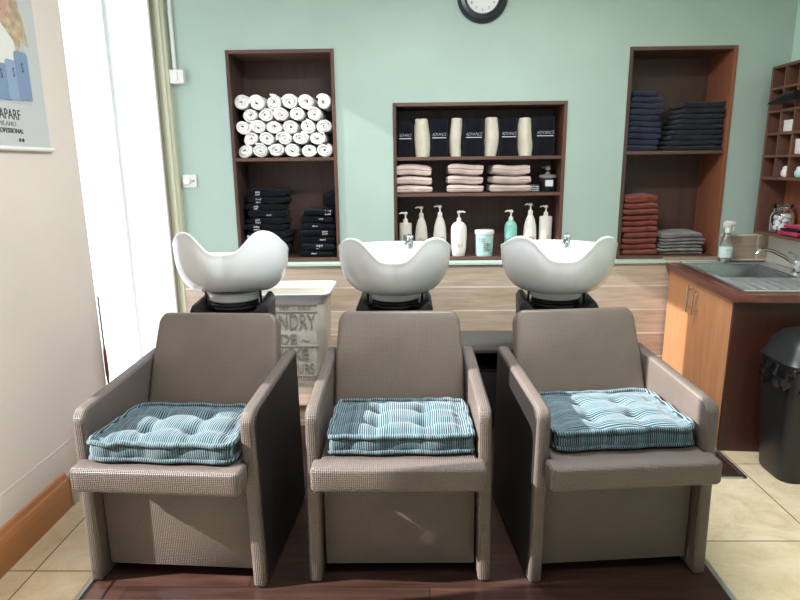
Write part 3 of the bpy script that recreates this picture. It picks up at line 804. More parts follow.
# poster on the left wall
t = thing('hanging_poster', 'hanging paper poster with a blond woman and blue bottles, white rod below', 'poster', (XL, 2.36, 1.585))
RW = (PI / 2, 0, -PI / 2 + PI)   # text lying on the left wall, facing +x
bm = bmesh.new(); box(bm, 0.004, 0.006, -0.31, 0.31, 0.0, 1.0); obj('sheet', bm, 'poster_paper', t, False)
bm = bmesh.new(); box(bm, 0.006, 0.0065, -0.30, 0.215, 0.17, 1.0); bg = obj('backdrop', bm, 'poster_bg', t, False)
bm = bmesh.new(); tube(bm, [(0.012, -0.33, -0.004), (0.012, 0.315, -0.004)], 0.009, 12); obj('hanging_rod', bm, 'white_plastic', t)
def flat(name, pts, x, m, par):
    b = bmesh.new(); extrude_poly(b, pts, 'x', x, x + 0.0005); return obj(name, b, m, par, False)
def ell(cy, cz, ry, rz, n=24, a0=0, a1=2 * PI): return [(cy + ry * math.cos(a0 + (a1 - a0) * k / n), cz + rz * math.sin(a0 + (a1 - a0) * k / n)) for k in range(n)]
flat('printed_hair', [(-0.16, 0.42), (-0.19, 0.62), (-0.12, 0.80), (0.0, 0.86), (0.12, 0.82), (0.19, 0.70), (0.20, 0.58), (0.235, 0.48), (0.245, 0.40), (0.20, 0.42), (0.17, 0.36), (0.12, 0.40)], 0.0066, 'poster_hair', t)
flat('printed_face', ell(0.045, 0.60, 0.105, 0.145), 0.0072, 'poster_skin', t)
flat('printed_lips', ell(0.07, 0.515, 0.03, 0.012), 0.0078, 'poster_lips', t)
for yy in (0.01, 0.09): flat('printed_eye', ell(yy, 0.63, 0.016, 0.007), 0.0078, 'poster_ink', t)
flat('printed_scarf', [(-0.24, 0.22), (-0.20, 0.40), (-0.06, 0.47), (0.08, 0.47), (0.15, 0.41), (0.17, 0.30), (0.17, 0.22)], 0.0075, 'poster_scarf', t)
for i, (yc, z0, z1, hw) in enumerate(((-0.14, 0.17, 0.31, 0.042), (-0.05, 0.175, 0.30, 0.042), (0.045, 0.18, 0.315, 0.044), (0.120, 0.185, 0.335, 0.045), (0.180, 0.19, 0.375, 0.042))):
    bt_ = flat('printed_bottle', [(yc - hw, z0), (yc + hw, z0), (yc + hw, z1 - 0.01), (yc + hw * 0.8, z1), (yc - hw * 0.8, z1), (yc - hw, z1 - 0.01)], 0.008 + 0.0004 * i, 'poster_blue' if i % 2 else 'poster_blue_d', t)
    text('printed_letter', 'S', 0.05, (0.0088 + 0.0004 * i, yc, z0 + (z1 - z0) * 0.58), (PI / 2, 0, PI / 2), 'poster_ink', bt_, 0, 0.6)
text('printed_lettering', 'ALFAPARF', 0.056, (0.0068, 0.130, 0.108), (PI / 2, 0, PI / 2), 'poster_ink', t, 0, 0.8, 0.0, 'RIGHT')
text('printed_lettering', 'MILANO', 0.026, (0.0068, 0.095, 0.082), (PI / 2, 0, PI / 2), 'label_grey', t, 0, 1.1, 0.0, 'RIGHT')
text('printed_lettering', 'PROFESSIONAL', 0.025, (0.0068, 0.135, 0.056), (PI / 2, 0, PI / 2), 'poster_ink', t, 0, 1.0, 0.0004, 'RIGHT')
for yy in (0.105, 0.125): flat('printed_marking', ell(yy, 0.030, 0.007, 0.008, 12), 0.0068, 'poster_ink', t)

# ------------------------------------------------------------------ salon chairs
CH_D = 0.62
def make_chair(label):
    t = thing('salon_chair', label, 'chair', (0, 0, 0.010), 0, 'salon backwash chairs')
    W2 = 0.321; T = 0.047
    for s in (-1, 1):
        b = bmesh.new(); x0, x1 = (W2 - T, W2) if s > 0 else (-W2, -W2 + T)
        pts = [(0.0, 0.0), (0.0, 0.630)]
        pts += [(0.045 - 0.045 * math.cos(a), 0.630 + 0.043 * math.sin(a)) for a in (0.4, 0.8, 1.2)]
        pts += [(0.055, 0.675), (CH_D, 0.712), (CH_D + 0.01, 0.68), (CH_D + 0.0, 0.0)]
        extrude_poly(b, pts, 'x', x0, x1, 0.012, 3)
        for v in b.verts: v.co.x += s * 0.010 * max(0, 1 - v.co.z / 0.6)
        sp = obj('side_panel', b, 'vinyl', t, True, None, 60)
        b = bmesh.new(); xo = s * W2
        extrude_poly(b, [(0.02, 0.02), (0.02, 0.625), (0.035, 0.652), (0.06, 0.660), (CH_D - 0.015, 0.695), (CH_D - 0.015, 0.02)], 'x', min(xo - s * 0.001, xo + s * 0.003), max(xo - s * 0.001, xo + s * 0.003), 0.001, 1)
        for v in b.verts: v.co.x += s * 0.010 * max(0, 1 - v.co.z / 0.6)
        oc = obj('outer_shade_cover', b, 'vinyl_shade', sp); oc['label'] = 'plain outer face darkened for shade'  # thin panel added to darken the chair side, shade in its colour
    b = bmesh.new(); box(b, -W2 + T, W2 - T, 0.045, 0.56, 0.045, 0.420, 0.006); obj('front_panel', b, 'vinyl', t)
    b = bmesh.new(); o_ = 0.297
    pts = [(-o_, -0.085), (-o_ + 0.02, -0.092), (o_ - 0.02, -0.092), (o_, -0.085), (o_, -0.006), (W2 - T - 0.002, -0.006), (W2 - T - 0.002, 0.44), (-W2 + T + 0.002, 0.44), (-W2 + T + 0.002, -0.006), (-o_, -0.006)]
    extrude_poly(b, pts, 'z', 0.414, 0.502, 0.014, 3)
    for v in b.verts:
        if v.co.z > 0.475: v.co.z -= 0.008 * math.cos(v.co.x / 0.3 * PI / 2)
    obj('seat', b, 'vinyl', t, True, None, 60)
    # reclined backrest with clipped top corners
    b = bmesh.new(); tb = bmesh.new()
    w = 0.270; wt = 0.258; H = 0.535
    pts = [(-w, 0), (-w, 0.30), (-wt, H - 0.035), (-wt + 0.022, H), (wt - 0.022, H), (wt, H - 0.035), (w, 0.30), (w, 0)]
    extrude_poly(tb, pts, 'y', 0.0, 0.085, 0.016, 3)
    mt = Matrix.Translation((0, 0.360, 0.395)) @ Matrix.Rotation(-math.radians(24), 4, 'X')
    merge(b, tb, mt)
    obj('backrest', b, 'vinyl_s', t, True, None, 60)
    b = bmesh.new()
    for x in (-0.2, 0.2): box(b, x - 0.02, x + 0.02, 0.5, 0.54, 0.0, 0.05, 0.003)
    obj('rear_foot', b, 'black_rubber', t)
    return t
CH = [(-0.860, 1.898, -0.060), (-0.047, 1.912, 0.008), (0.750, 1.932, 0.085)]
c0 = make_chair('taupe woven vinyl salon chair on the left, nearest the window')
c0.location = (CH[0][0], CH[0][1], 0.0125); c0.rotation_euler.z = CH[0][2]
dup(c0, (CH[1][0], CH[1][1], 0.0125), CH[1][2], 'taupe woven vinyl salon chair in the middle of the three')
dup(c0, (CH[2][0], CH[2][1], 0.0125), CH[2][2], 'taupe woven vinyl salon chair on the right, nearest the sink cabinet')

# ------------------------------------------------------------------ tufted cushions
def cushion(label, loc, rz, wf, wb, dp, h, topmat, seed):
    t = thing('seat_cushion', label, 'cushion', loc, rz, 'striped box cushions on the chairs')
    NX, NY = 44, 34
    tufts = [(-0.34, -0.30), (0.34, -0.30), (-0.34, 0.34), (0.34, 0.34), (0, 0.02)]
    tufts = [(-0.34, -0.36), (0.34, -0.36), (-0.34, 0.36), (0.34, 0.36)]
    def outl(u, v):
        hw = (wf * (1 - v) / 2 + wb * (1 + v) / 2) / 2
        e = 1 - 0.03 * (1 - v * v) - 0
        x = u * hw * (1 + 0.012 * math.sin(v * 9 + seed)); y = v * dp / 2 * (1 + 0.02 * math.sin(u * 8 + seed))
        # round the corners
        c = max(0, abs(u) + abs(v) - 1.78) * 0.16
        return x * (1 - c), y * (1 - c)
    def topz(u, v):
        z = 0.020 * (1 - u ** 4) * (1 - v ** 4)
        for c_ in (-0.36, 0.36):
            z -= 0.009 * math.exp(-((v - c_ - 0.02 * math.sin(u * 5 + seed)) / 0.10) ** 2) * (1 - u ** 6)
        for c_ in (-0.34, 0.34):
            z -= 0.009 * math.exp(-((u - c_ - 0.02 * math.sin(v * 5 + seed)) / 0.085) ** 2) * (1 - v ** 6)
        for (a, b_) in tufts:
            d2 = ((u - a) * 1.25) ** 2 + (v - b_) ** 2
            z -= 0.024 * math.exp(-d2 / 0.03)
        e = max(abs(u), abs(v))
        z -= 0.010 * math.exp(-((e - 0.86) / 0.06) ** 2)
        z += 0.003 * noise.noise(Vector((u * 4 + seed, v * 4, 0)))
        return z
    b = bmesh.new(); g = []
    for j in range(NY + 1):
        row = []
        for i in range(NX + 1):
            u = -1 + 2 * i / NX; v = -1 + 2 * j / NY
            x, y = outl(u, v); row.append(b.verts.new((x, y, h + topz(u, v) - 0.004)))
        g.append(row)
    for j in range(NY):
        for i in range(NX): b.faces.new((g[j][i], g[j][i + 1], g[j + 1][i + 1], g[j + 1][i]))
    per = [(i, 0) for i in range(NX)] + [(NX, j) for j in range(NY)] + [(NX - i, NY) for i in range(NX)] + [(0, NY - j) for j in range(NY)]
    obj('top_cover', b, topmat, t, True, None, 80)
    # side band, pinched by stitches
    b = bmesh.new(); prev = None; first = None; L = len(per); cols = []
    for q, (i, j) in enumerate(per):
        x, y = outl(-1 + 2 * i / NX, -1 + 2 * j / NY); nx_, ny_ = x / (abs(x) + abs(y) + 1e-6), y / (abs(x) + abs(y) + 1e-6)
        col = []
        for s_ in range(7):
            tt = s_ / 6; z = 0.004 + (h - 0.008) * tt
            bul = 0.004 * math.sin(PI * tt) * (0.2 + 1.8 * abs(math.sin(q * 0.30 + seed))) - 0.004 * (abs(tt - 0.5) > 0.36)
            nrm = Vector((1 if i == NX else (-1 if i == 0 else 0), -1 if j == 0 else (1 if j == NY else 0), 0)).normalized()
            col.append(b.verts.new((x + nrm.x * bul, y + nrm.y * bul, z)))
        cols.append(col)
    for q in range(L):
        a, c = cols[q], cols[(q + 1) % L]
        for s_ in range(6): b.faces.new((a[s_], c[s_], c[s_ + 1], a[s_ + 1]))
    b.faces.new([c[0] for c in cols][::-1])
    bmesh.ops.recalc_face_normals(b, faces=b.faces[:])
    obj('side_band', b, 'tick_x', t, True, None, 80)
    for zz in (h - 0.001, 0.011):
        b = bmesh.new(); pts = []
        for q, (i, j) in enumerate(per):
            x, y = outl(-1 + 2 * i / NX, -1 + 2 * j / NY)
            k_ = 1.015 + 0.012 * noise.noise(Vector((q * 0.35, seed, zz * 30)))
            pts.append((x * k_, y * k_, zz + (0.007 * noise.noise(Vector((q * 0.22, seed + 5, zz * 30))) if zz > 0.02 else 0.001)))
        tube(b, pts, 0.0085, 8, True); obj('rolled_edge', b, 'tick_pipe', t, True, None, 80)
    b = bmesh.new()
    for (a, c_) in tufts:
        x, y = outl(a, c_); lathe(b, [(0, 0.003), (0.006, 0.002), (0.007, 0), (0, -0.002)], (x, y, h + topz(a, c_) - 0.003), 10)
    obj('tuft', b, 'tick_pipe', t)
    return t
SZ = 0.013 + 0.504
cushion('blue striped box cushion on the left chair, its near edge reaching the seat front', (-0.852, 2.030, SZ), -0.060, 0.506, 0.46, 0.34, 0.070, 'tick_x', 1.0)
cushion('blue striped box cushion on the middle chair, lying square to the backrest', (-0.040, 2.080, SZ), 0.008, 0.498, 0.485, 0.325, 0.070, 'tick_x', 4.2)
cushion('blue striped box cushion on the right chair, stripes running crosswise', (0.736, 2.138, SZ), 0.085, 0.498, 0.49, 0.365, 0.070, 'tick_y', 7.7)

# ------------------------------------------------------------------ shampoo basins
def interp(a, tab):
    for k in range(len(tab) - 1):
        (a0, z0), (a1, z1) = tab[k], tab[k + 1]
        if a <= a1:
            t = (a - a0) / (a1 - a0); m = a1 - a0
            s0 = 0 if k == 0 else (z1 - tab[k - 1][1]) / (a1 - tab[k - 1][0])
            s1 = 0 if k + 2 >= len(tab) else (tab[k + 2][1] - z0) / (tab[k + 2][0] - a0)
            return (2 * t ** 3 - 3 * t * t + 1) * z0 + (t ** 3 - 2 * t * t + t) * m * s0 + (3 * t * t - 2 * t ** 3) * z1 + (t ** 3 - t * t) * m * s1
    return tab[-1][1]
RIM = [(0, 1.056), (13, 1.066), (22, 1.108), (31, 1.150), (41, 1.163), (53, 1.153), (70, 1.120), (95, 1.096), (130, 1.086), (180, 1.086)]
def basin(label, loc, rz, tiltb=0.0):
    t = thing('shampoo_basin', label, 'basin', loc, rz, 'white backwash basins behind the chairs')
    b = bmesh.new(); NT = 112; RX, RYF, RYB = 0.272, 0.262, 0.305; Z0 = 0.888; R0 = 0.125; th = 0.020
    cols = []
    for k in range(NT):
        a = 2 * PI * k / NT; deg = math.degrees(a); deg = deg if deg <= 180 else 360 - deg
        zr = interp(deg, RIM) - 0.0
        ry = RYF if deg < 90 else RYB
        ca, sa = math.cos(a), math.sin(a)
        e = 2.25
        q = (abs(ca) ** e + abs(sa) ** e) ** (-1 / e)
        rx_, ry_ = RX * q, ry * q
        dip = max(0, 1 - deg / 26.0)
        ry_ -= 0.035 * dip ** 1.0 * 0.6
        flare = 1.0
        col = []
        def P(fr, z): # fr: 0 at base ring, 1 at rim
            bx, by = R0 * sa, -R0 * ca
            ex, ey = rx_ * sa, -ry_ * ca
            return (bx + (ex - bx) * fr, by + (ey - by) * fr, z)
        for s_ in range(0, 15):                       # outer wall
            ph = PI / 2 * s_ / 14
            fr = math.sin(ph) ** 0.78; zz = Z0 + (zr - 0.012 - Z0) * (1 - math.cos(ph)) ** 1.0
            col.append(P(fr * 0.985 + 0.0, zz))
        for (df, dz) in ((1.005, -0.004), (1.0, 0.004), (0.975, 0.008), (0.95, 0.006), (0.935, -0.002)):   # rolled lip
            col.append(P(df, zr + dz))
        for s_ in range(1, 12):                       # inner wall
            ph = PI / 2 * (1 - s_ / 11.0)
            fr = 0.925 * math.sin(ph) ** 0.8; zz = Z0 + 0.028 + (zr - 0.006 - Z0 - 0.028) * (1 - math.cos(ph)) ** 1.0
            bx = P(fr, zz)
            if s_ > 8:
                kq = (s_ - 8) / 3.0
                bx = (bx[0] * (1 - 0.45 * kq), bx[1] * (1 - 0.45 * kq), zz)
            col.append(bx)
        cols.append([b.verts.new(c) for c in col])
    n = len(cols[0])
    for k in range(NT):
        A, B = cols[k], cols[(k + 1) % NT]
        for s_ in range(n - 1): b.faces.new((A[s_], B[s_], B[s_ + 1], A[s_ + 1]))
    b.faces.new([c[0] for c in cols][::-1]); b.faces.new([c[-1] for c in cols])
    bmesh.ops.recalc_face_normals(b, faces=b.faces[:])
    if tiltb: bmesh.ops.rotate(b, verts=b.verts[:], cent=(0, 0, 0.94), matrix=Matrix.Rotation(-tiltb, 3, 'X'))
    o = obj('bowl', b, 'ceramic', t, True, None, 180)
    md = o.modifiers.new('smooth', 'SUBSURF'); md.levels = 1; md.render_levels = 1
    b = bmesh.new(); lathe(b, [(0, 0.852), (0.116, 0.852), (0.122, 0.858), (0.124, 0.886), (0.118, 0.893), (0, 0.893)], seg=48); obj('collar', b, 'ceramic', t)
    b = bmesh.new(); lathe(b, [(0.10, 0.802), (0.10, 0.815), (0.118, 0.820), (0.112, 0.828), (0.118, 0.836), (0.112, 0.844), (0.114, 0.853), (0, 0.853), (0, 0.802)], seg=40); obj('gasket', b, 'black_rubber', t)
    b = bmesh.new()
    extrude_poly(b, [(-0.178, 0.72), (-0.182, 0.830), (-0.168, 0.856), (-0.150, 0.858), (-0.105, 0.806), (-0.09, 0.80), (0.09, 0.80), (0.105, 0.806), (0.150, 0.858), (0.168, 0.856), (0.182, 0.830), (0.178, 0.72)], 'y', -0.155, 0.13, 0.004)
    obj('tilt_bracket', b, 'black_plastic', t)
    for s in (-1, 1):
        b = bmesh.new(); cyl(b, (s * 0.132, -0.03, 0.83), (s * 0.132, -0.03, 0.93), 0.006, 10); obj('support_rod', b, 'black_plastic', t)
    b = bmesh.new(); box(b, -0.11, 0.11, -0.10, 0.12, 0.0, 0.722, 0.01); obj('pedestal', b, 'black_plastic', t)
    f_ = bmesh.new(); lathe(f_, [(0, 0), (0.019, 0), (0.020, 0.006), (0.017, 0.012), (0.017, 0.05), (0.013, 0.06), (0, 0.06)], (0.075, 0.205, 1.062), 20)
    tap = obj('mixer_tap', f_, 'chrome', t)
    f_ = bmesh.new(); tube(f_, [(0.075, 0.205, 1.125), (0.070, 0.18, 1.138), (0.06, 0.15, 1.140)], [0.010, 0.006, 0.007], 10); lathe(f_, [(0, 0), (0.016, 0.002), (0.018, 0.012), (0, 0.018)], (0.075, 0.205, 1.120), 16); obj('lever', f_, 'chrome', tap)
    f_ = bmesh.new(); tube(f_, [(0.075, 0.20, 1.095), (0.06, 0.16, 1.105), (0.045, 0.135, 1.09)], 0.0085, 10); obj('spout', f_, 'chrome', tap)
    f_ = bmesh.new(); lathe(f_, [(0, 0), (0.02, 0), (0.022, -0.004), (0, -0.004)], (0, 0.0, 0.9225), 20); obj('drain', f_, 'chrome', t)
    return t
basin('white ceramic basin behind the left chair, nearest the bright window', (-0.876, 2.90, 0.0115), 0.10, math.radians(10))
basin('white ceramic basin behind the middle chair, seen square on', (-0.078, 2.90, 0.0115), 0.0)
basin('white ceramic basin behind the right chair with its chrome tap showing', (0.710, 2.90, 0.0115), -0.10)

# ------------------------------------------------------------------ laundry bin on the step
t = thing('laundry_bin', 'cream tapered laundry bin with grey vintage lettering on the step', 'laundry bin', (-0.735, 3.56, 0.15))
b = bmesh.new()
def ring(hw, hd, z, bmx, n=8, rc=0.05):
    vs = []
    for (sx_, sy_, a0) in ((1, 1, 0), (-1, 1, PI / 2), (-1, -1, PI), (1, -1, 1.5 * PI)):
        for k in range(n + 1):
            a = a0 + PI / 2 * k / n
            vs.append(bmx.verts.new((sx_ * (hw - rc) + rc * math.cos(a), sy_ * (hd - rc) + rc * math.sin(a), z)))
    return vs
def loft(bmx, rings, cap0=True, cap1=False):
    for a, c in zip(rings, rings[1:]):
        n = len(a)
        for k in range(n): bmx.faces.new((a[k], a[(k + 1) % n], c[(k + 1) % n], c[k]))
    if cap0: bmx.faces.new(rings[0][::-1])
    if cap1: bmx.faces.new(rings[-1])
    bmesh.ops.recalc_face_normals(bmx, faces=bmx.faces[:])
loft(b, [ring(0.205, 0.145, 0.0, b), ring(0.2345, 0.169, 0.575, b), ring(0.236, 0.171, 0.60, b), ring(0.226, 0.161, 0.60, b, 8, 0.045), ring(0.198, 0.138, 0.02, b, 8, 0.045)], True, True)
body = obj('bin_body', b, 'enamel', t)
b = bmesh.new(); loft(b, [ring(0.237, 0.172, 0.57, b), ring(0.252, 0.187, 0.612, b), ring(0.266, 0.200, 0.628, b), ring(0.264, 0.198, 0.636, b), ring(0.246, 0.180, 0.622, b, 8, 0.045), ring(0.224, 0.159, 0.57, b, 8, 0.045)], False)
obj('rolled_rim', b, 'enamel_in', t)
tilt = math.atan2(0.025, 0.60)
def bt(s, size, x, z, sx=1.0, bold=0.0, rotz=0.0, m='print_grey', shear=0.0):
    o = text('printed_lettering', s, size, (x, -0.1465 - 0.025 * z / 0.60 - 0.002, z), (PI / 2 + tilt, 0, 0), m, body, shear, sx, bold)
    return o
bt('DRY  ~  FOLD', 0.030, 0.06, 0.535)
bt('LAUNDRY', 0.135, -0.01, 0.415, 0.60, 0.001)
bt('DE', 0.085, 0.01, 0.325, 0.95, 0.002)
bt('~', 0.09, 0.11, 0.32)
bt('LUXE', 0.100, 0.02, 0.225, 0.86, 0.003)
bt('24 HOURS', 0.095, 0.02, 0.135, 0.62, 0.0)
bt('WASHING & CLEANING', 0.032, 0.03, 0.090)
bt('FOLDING SERVICE', 0.032, 0.03, 0.055)
for z in (0.120, 0.308, 0.52, 0.56):
    b = bmesh.new(); yy = -0.1465 - 0.025 * z / 0.60 - 0.002
    box(b, -0.17, 0.19, yy - 0.001, yy + 0.002, z - 0.0015, z + 0.0015); obj('printed_line', b, 'print_grey', body, False)

# black storage unit between the middle and right chairs
t = thing('storage_unit', 'low open black storage unit behind the gap between middle and right chairs', 'shelf unit', (0.42, 3.42, 0.0115))
b = bmesh.new(); box(b, -0.25, 0.25, -0.2, 0.2, 0.455, 0.475, 0.002); obj('top_board', b, plain('dark_grey_laminate', (74, 72, 70), 0.5), t)
for s in (-1, 1):
    b = bmesh.new(); box(b, s * 0.24 - 0.01, s * 0.24 + 0.01, -0.19, 0.19, 0.0, 0.455); obj('side_panel', b, 'black_plastic', t)
b = bmesh.new(); box(b, -0.23, 0.23, -0.17, 0.19, 0.33, 0.345); obj('shelf_board', b, 'black_plastic', t)
b = bmesh.new(); box(b, -0.23, 0.23, 0.17, 0.18, 0.0, 0.455); obj('back_panel', b, 'black_plastic', t)
b = bmesh.new(); box(b, -0.228, 0.228, -0.185, -0.172, 0.01, 0.33, 0.002); obj('drawer_front', b, plain('charcoal_panel', (40, 40, 42), 0.4), t)

# ------------------------------------------------------------------ sink cabinet
CR = math.radians(-4.6)
t = thing('sink_cabinet', 'orange cherry wood sink cabinet with two doors beside the right chair', 'cabinet', (1.625, 2.965, 0.0), CR)
b = bmesh.new(); box(b, 0.02, 0.648, 0.02, 0.955, 0.0, 0.69); obj('carcass', b, 'shaded_end_wood', t, False)
b = bmesh.new(); box(b, 0.0, 0.648, 0.0, 0.018, 0.0, 0.818, 0.001, 1); obj('end_panel', b, 'shaded_end_wood', t)
for (y0, y1, hy) in ((0.022, 0.486, 0.445), (0.490, 0.955, 0.535)):
    b = bmesh.new(); box(b, 0.0, 0.018, y0, y1, 0.012, 0.812, 0.0015, 1); dr = obj('door', b, 'door_wood', t)
    b = bmesh.new()
    tube(b, [(-0.03, hy, 0.63), (-0.03, hy, 0.79)], 0.0065, 10); cyl(b, (0.001, hy, 0.655), (-0.03, hy, 0.655), 0.005, 8); cyl(b, (0.001, hy, 0.765), (-0.03, hy, 0.765), 0.005, 8)
    obj('bar_handle', b, 'chrome', dr)
wt = thing('worktop', 'dark red mahogany worktop carrying the steel sink', 'worktop', (1.597, 2.915, 0.820), CR)
b = bmesh.new()
# slab with the cut-out for the sink
X0, X1, Y0, Y1 = 0, 0.672, 0, 1.01
sx0, sx1, sy0, sy1 = 0.10, 0.60, 0.12, 0.97
box(b, X0, sx0, Y0, Y1, 0, 0.036, 0.002); box(b, sx1, X1, Y0, Y1, 0, 0.036); box(b, sx0, sx1, Y0, sy0, 0, 0.036); box(b, sx0, sx1, sy1, Y1, 0, 0.036)
obj('slab', b, 'worktop', wt, True)
t = thing('steel_sink', 'stainless steel sink with ridged drainer set into the worktop', 'sink', (1.597, 2.915, 0.8575), CR)
b = bmesh.new()
# rim plate as a ring around bowl, drainer with ridges
rx0, rx1, ry0, ry1 = 0.075, 0.640, 0.07, 0.985
bx0, bx1, by0, by1 = 0.12, 0.54, 0.46, 0.93
for q in ((rx0, bx0, ry0, ry1), (bx1, rx1, ry0, ry1), (bx0, bx1, by1, ry1), (bx0, bx1, ry0, by0)):
    box(b, q[0], q[1], q[2], q[3], 0.0, 0.005)
obj('rim_plate', b, 'steel', t, False)
b = bmesh.new(); tube(b, [(rx0, ry0, 0.006), (rx1, ry0, 0.006), (rx1, ry1, 0.006), (rx0, ry1, 0.006)], 0.005, 8, True); obj('raised_edge', b, 'chrome', t)
b = bmesh.new()
A = [b.verts.new(p) for p in ((bx0, by0, 0.005), (bx1, by0, 0.005), (bx1, by1, 0.005), (bx0, by1, 0.005))]
B = [b.verts.new(p) for p in ((bx0 + 0.03, by0 + 0.03, -0.150), (bx1 - 0.03, by0 + 0.03, -0.150), (bx1 - 0.03, by1 - 0.03, -0.150), (bx0 + 0.03, by1 - 0.03, -0.150))]
for k in range(4): b.faces.new((A[k], B[k], B[(k + 1) % 4], A[(k + 1) % 4]))
b.faces.new(B)
bmesh.ops.recalc_face_normals(b, faces=b.faces[:])
for f_ in b.faces: f_.normal_flip()
obj('bowl', b, 'steel_bowl', t)
for i in range(7):
    b = bmesh.new(); x = 0.15 + i * 0.055
    tube(b, [(x, 0.12, 0.006), (x, 0.15, 0.009), (x, 0.40, 0.009), (x, 0.43, 0.006)], [0.003, 0.006, 0.006, 0.003], 8); obj('drainer_ridge', b, 'steel', t)
t = thing('sink_mixer_tap', 'chrome swan neck mixer tap arching over the steel sink', 'tap', (2.238, 3.47, 0.863))
b = bmesh.new(); lathe(b, [(0, 0), (0.028, 0), (0.03, 0.005), (0.022, 0.012), (0.021, 0.06), (0.018, 0.075), (0, 0.08)], seg=24); obj('tap_body', b, 'chrome', t)
b = bmesh.new(); tube(b, [(-0.01, 0.0, 0.045), (-0.08, -0.01, 0.095), (-0.17, -0.03, 0.135), (-0.235, -0.045, 0.148), (-0.262, -0.05, 0.142), (-0.27, -0.052, 0.12)], [0.012, 0.011, 0.010, 0.010, 0.011, 0.012], 14); obj('spout', b, 'chrome', t)
b = bmesh.new(); tube(b, [(0.0, 0, 0.08), (-0.02, -0.01, 0.10), (-0.075, -0.03, 0.125)], [0.013, 0.010, 0.006], 12); obj('lever', b, 'chrome', t)

t = thing('spray_bottle', 'clear spray bottle with white trigger at the back of the worktop', 'spray bottle', (2.035, 3.885, 0.8645))
b = bmesh.new(); lathe(b, [(0, 0.0), (0.036, 0.0), (0.040, 0.006), (0.041, 0.09), (0.036, 0.13), (0.022, 0.175), (0.014, 0.195), (0.013, 0.21), (0, 0.21)], seg=28, sy=0.75); bd = obj('bottle_body', b, 'spray_plastic', t)
b = bmesh.new(); lathe(b, [(0.0, 0.03), (0.041, 0.03), (0.042, 0.032), (0.042, 0.10), (0.041, 0.102), (0, 0.102)], seg=28, sy=0.76); obj('label_sleeve', b, 'pale_label', t)
b = bmesh.new(); lathe(b, [(0, 0.19), (0.017, 0.19), (0.017, 0.215), (0.012, 0.222), (0, 0.222)], seg=20)
extrude_poly(b, [(-0.028, 0.222), (-0.030, 0.250), (-0.015, 0.266), (0.035, 0.262), (0.045, 0.250), (0.043, 0.240), (0.015, 0.236), (0.012, 0.220)], 'y', -0.012, 0.012, 0.003)
tube(b, [(0.024, 0, 0.24), (0.036, 0, 0.225), (0.032, 0, 0.200)], [0.006, 0.005, 0.004], 8); obj('trigger_head', b, 'bottle_white', t)
o = obj('printed_marking', scribble(91, 0.03, 0.02), 'bottle_mint', t, False); o.location = (0, -0.0335, 0.085)

# ------------------------------------------------------------------ cubby shelf on the right wall
FX = 2.20; CY1 = 3.89; CY0 = 3.10; CZ0 = 1.050; CZ1 = 2.055; MIDZ = 1.396; PZ = (CZ1 - MIDZ) / 5; PY = 0.1305
t = thing('cubby_shelf', 'brown wooden pigeonhole shelf hanging on the right wall above the sink', 'shelf', (FX, CY0, CZ0))
D = XR - FX - 0.001
b = bmesh.new(); box(b, D - 0.008, D, 0, CY1 - CY0, 0, MIDZ - CZ0); obj('back_panel', b, 'lit_wood', t, False)  # lower back in the wood tone coloured as lit
b = bmesh.new(); box(b, D - 0.008, D, 0, CY1 - CY0, MIDZ - CZ0, CZ1 - CZ0); obj('back_panel', b, 'wenge', t, False)  # upper back takes darker wood for the shade inside the pigeonholes
for y in (0, CY1 - CY0 - 0.016):
    b = bmesh.new(); box(b, 0, D - 0.008, y, y + 0.016, 0, CZ1 - CZ0, 0.001, 1); obj('side_panel', b, 'cubby_wood', t)
for z in [0, CZ1 - CZ0 - 0.016] + [MIDZ - CZ0 - 0.008 + PZ * k for k in range(5)]:
    b = bmesh.new(); box(b, 0.001, D - 0.008, 0.016, CY1 - CY0 - 0.016, z, z + 0.016, 0.001, 1); obj('shelf_board', b, 'cubby_wood', t)
for k in range(1, 6):
    b = bmesh.new(); y = CY1 - CY0 - 0.008 - PY * k
    box(b, 0.002, D - 0.008, y - 0.006, y + 0.006, MIDZ - CZ0 + 0.008, CZ1 - CZ0 - 0.016, 0.001, 1); obj('divider', b, 'cubby_wood', t)
def cub(col, row):   # centre y and floor z of a pigeonhole; col 0 = farthest, row 0 = top
    return CY1 - 0.008 - PY * (col + 0.5), MIDZ + PZ * (4 - row) + 0.0095
def thing_box(name, label, cat, col, row, w, dp, h, m, dx=0.0):
    y, z = cub(col, row); o = thing(name, label, cat, (FX + 0.02 + dp / 2, y + dx, z))
    b = bmesh.new(); box(b, -dp / 2, dp / 2, -w / 2, w / 2, 0, h * 0.74, 0.002); obj('carton', b, m, o)
    b = bmesh.new(); box(b, -dp / 2 - 0.001, dp / 2 + 0.001, -w / 2 - 0.001, w / 2 + 0.001, h * 0.72, h, 0.002); obj('lid', b, m, o)
thing_box('small_box', 'small white box in the third row of the pigeonhole shelf', 'box', 1, 2, 0.110, 0.12, 0.065, 'bottle_white')
thing_box('small_box', 'taller white box in the fourth row of the pigeonhole shelf', 'box', 2, 3, 0.100, 0.12, 0.085, 'bottle_white')
y, z = cub(1, 1)
t = thing('hair_clipper', 'black hair clipper lying in the second row of the pigeonhole shelf', 'hair clipper', (FX - 0.036, y + 0.0, z + 0.004))
b = bmesh.new(); tube(b, [(-0.02, 0.09, 0.03), (-0.012, 0.04, 0.036), (0.0, -0.04, 0.050), (0.0, -0.13, 0.055)], [0.012, 0.020, 0.030, 0.026], 16); obj('clipper_body', b, 'black_plastic', t)
b = bmesh.new(); box(b, -0.034, -0.006, 0.088, 0.104, 0.018, 0.042, 0.003); obj('clipper_blade', b, 'alu', t)
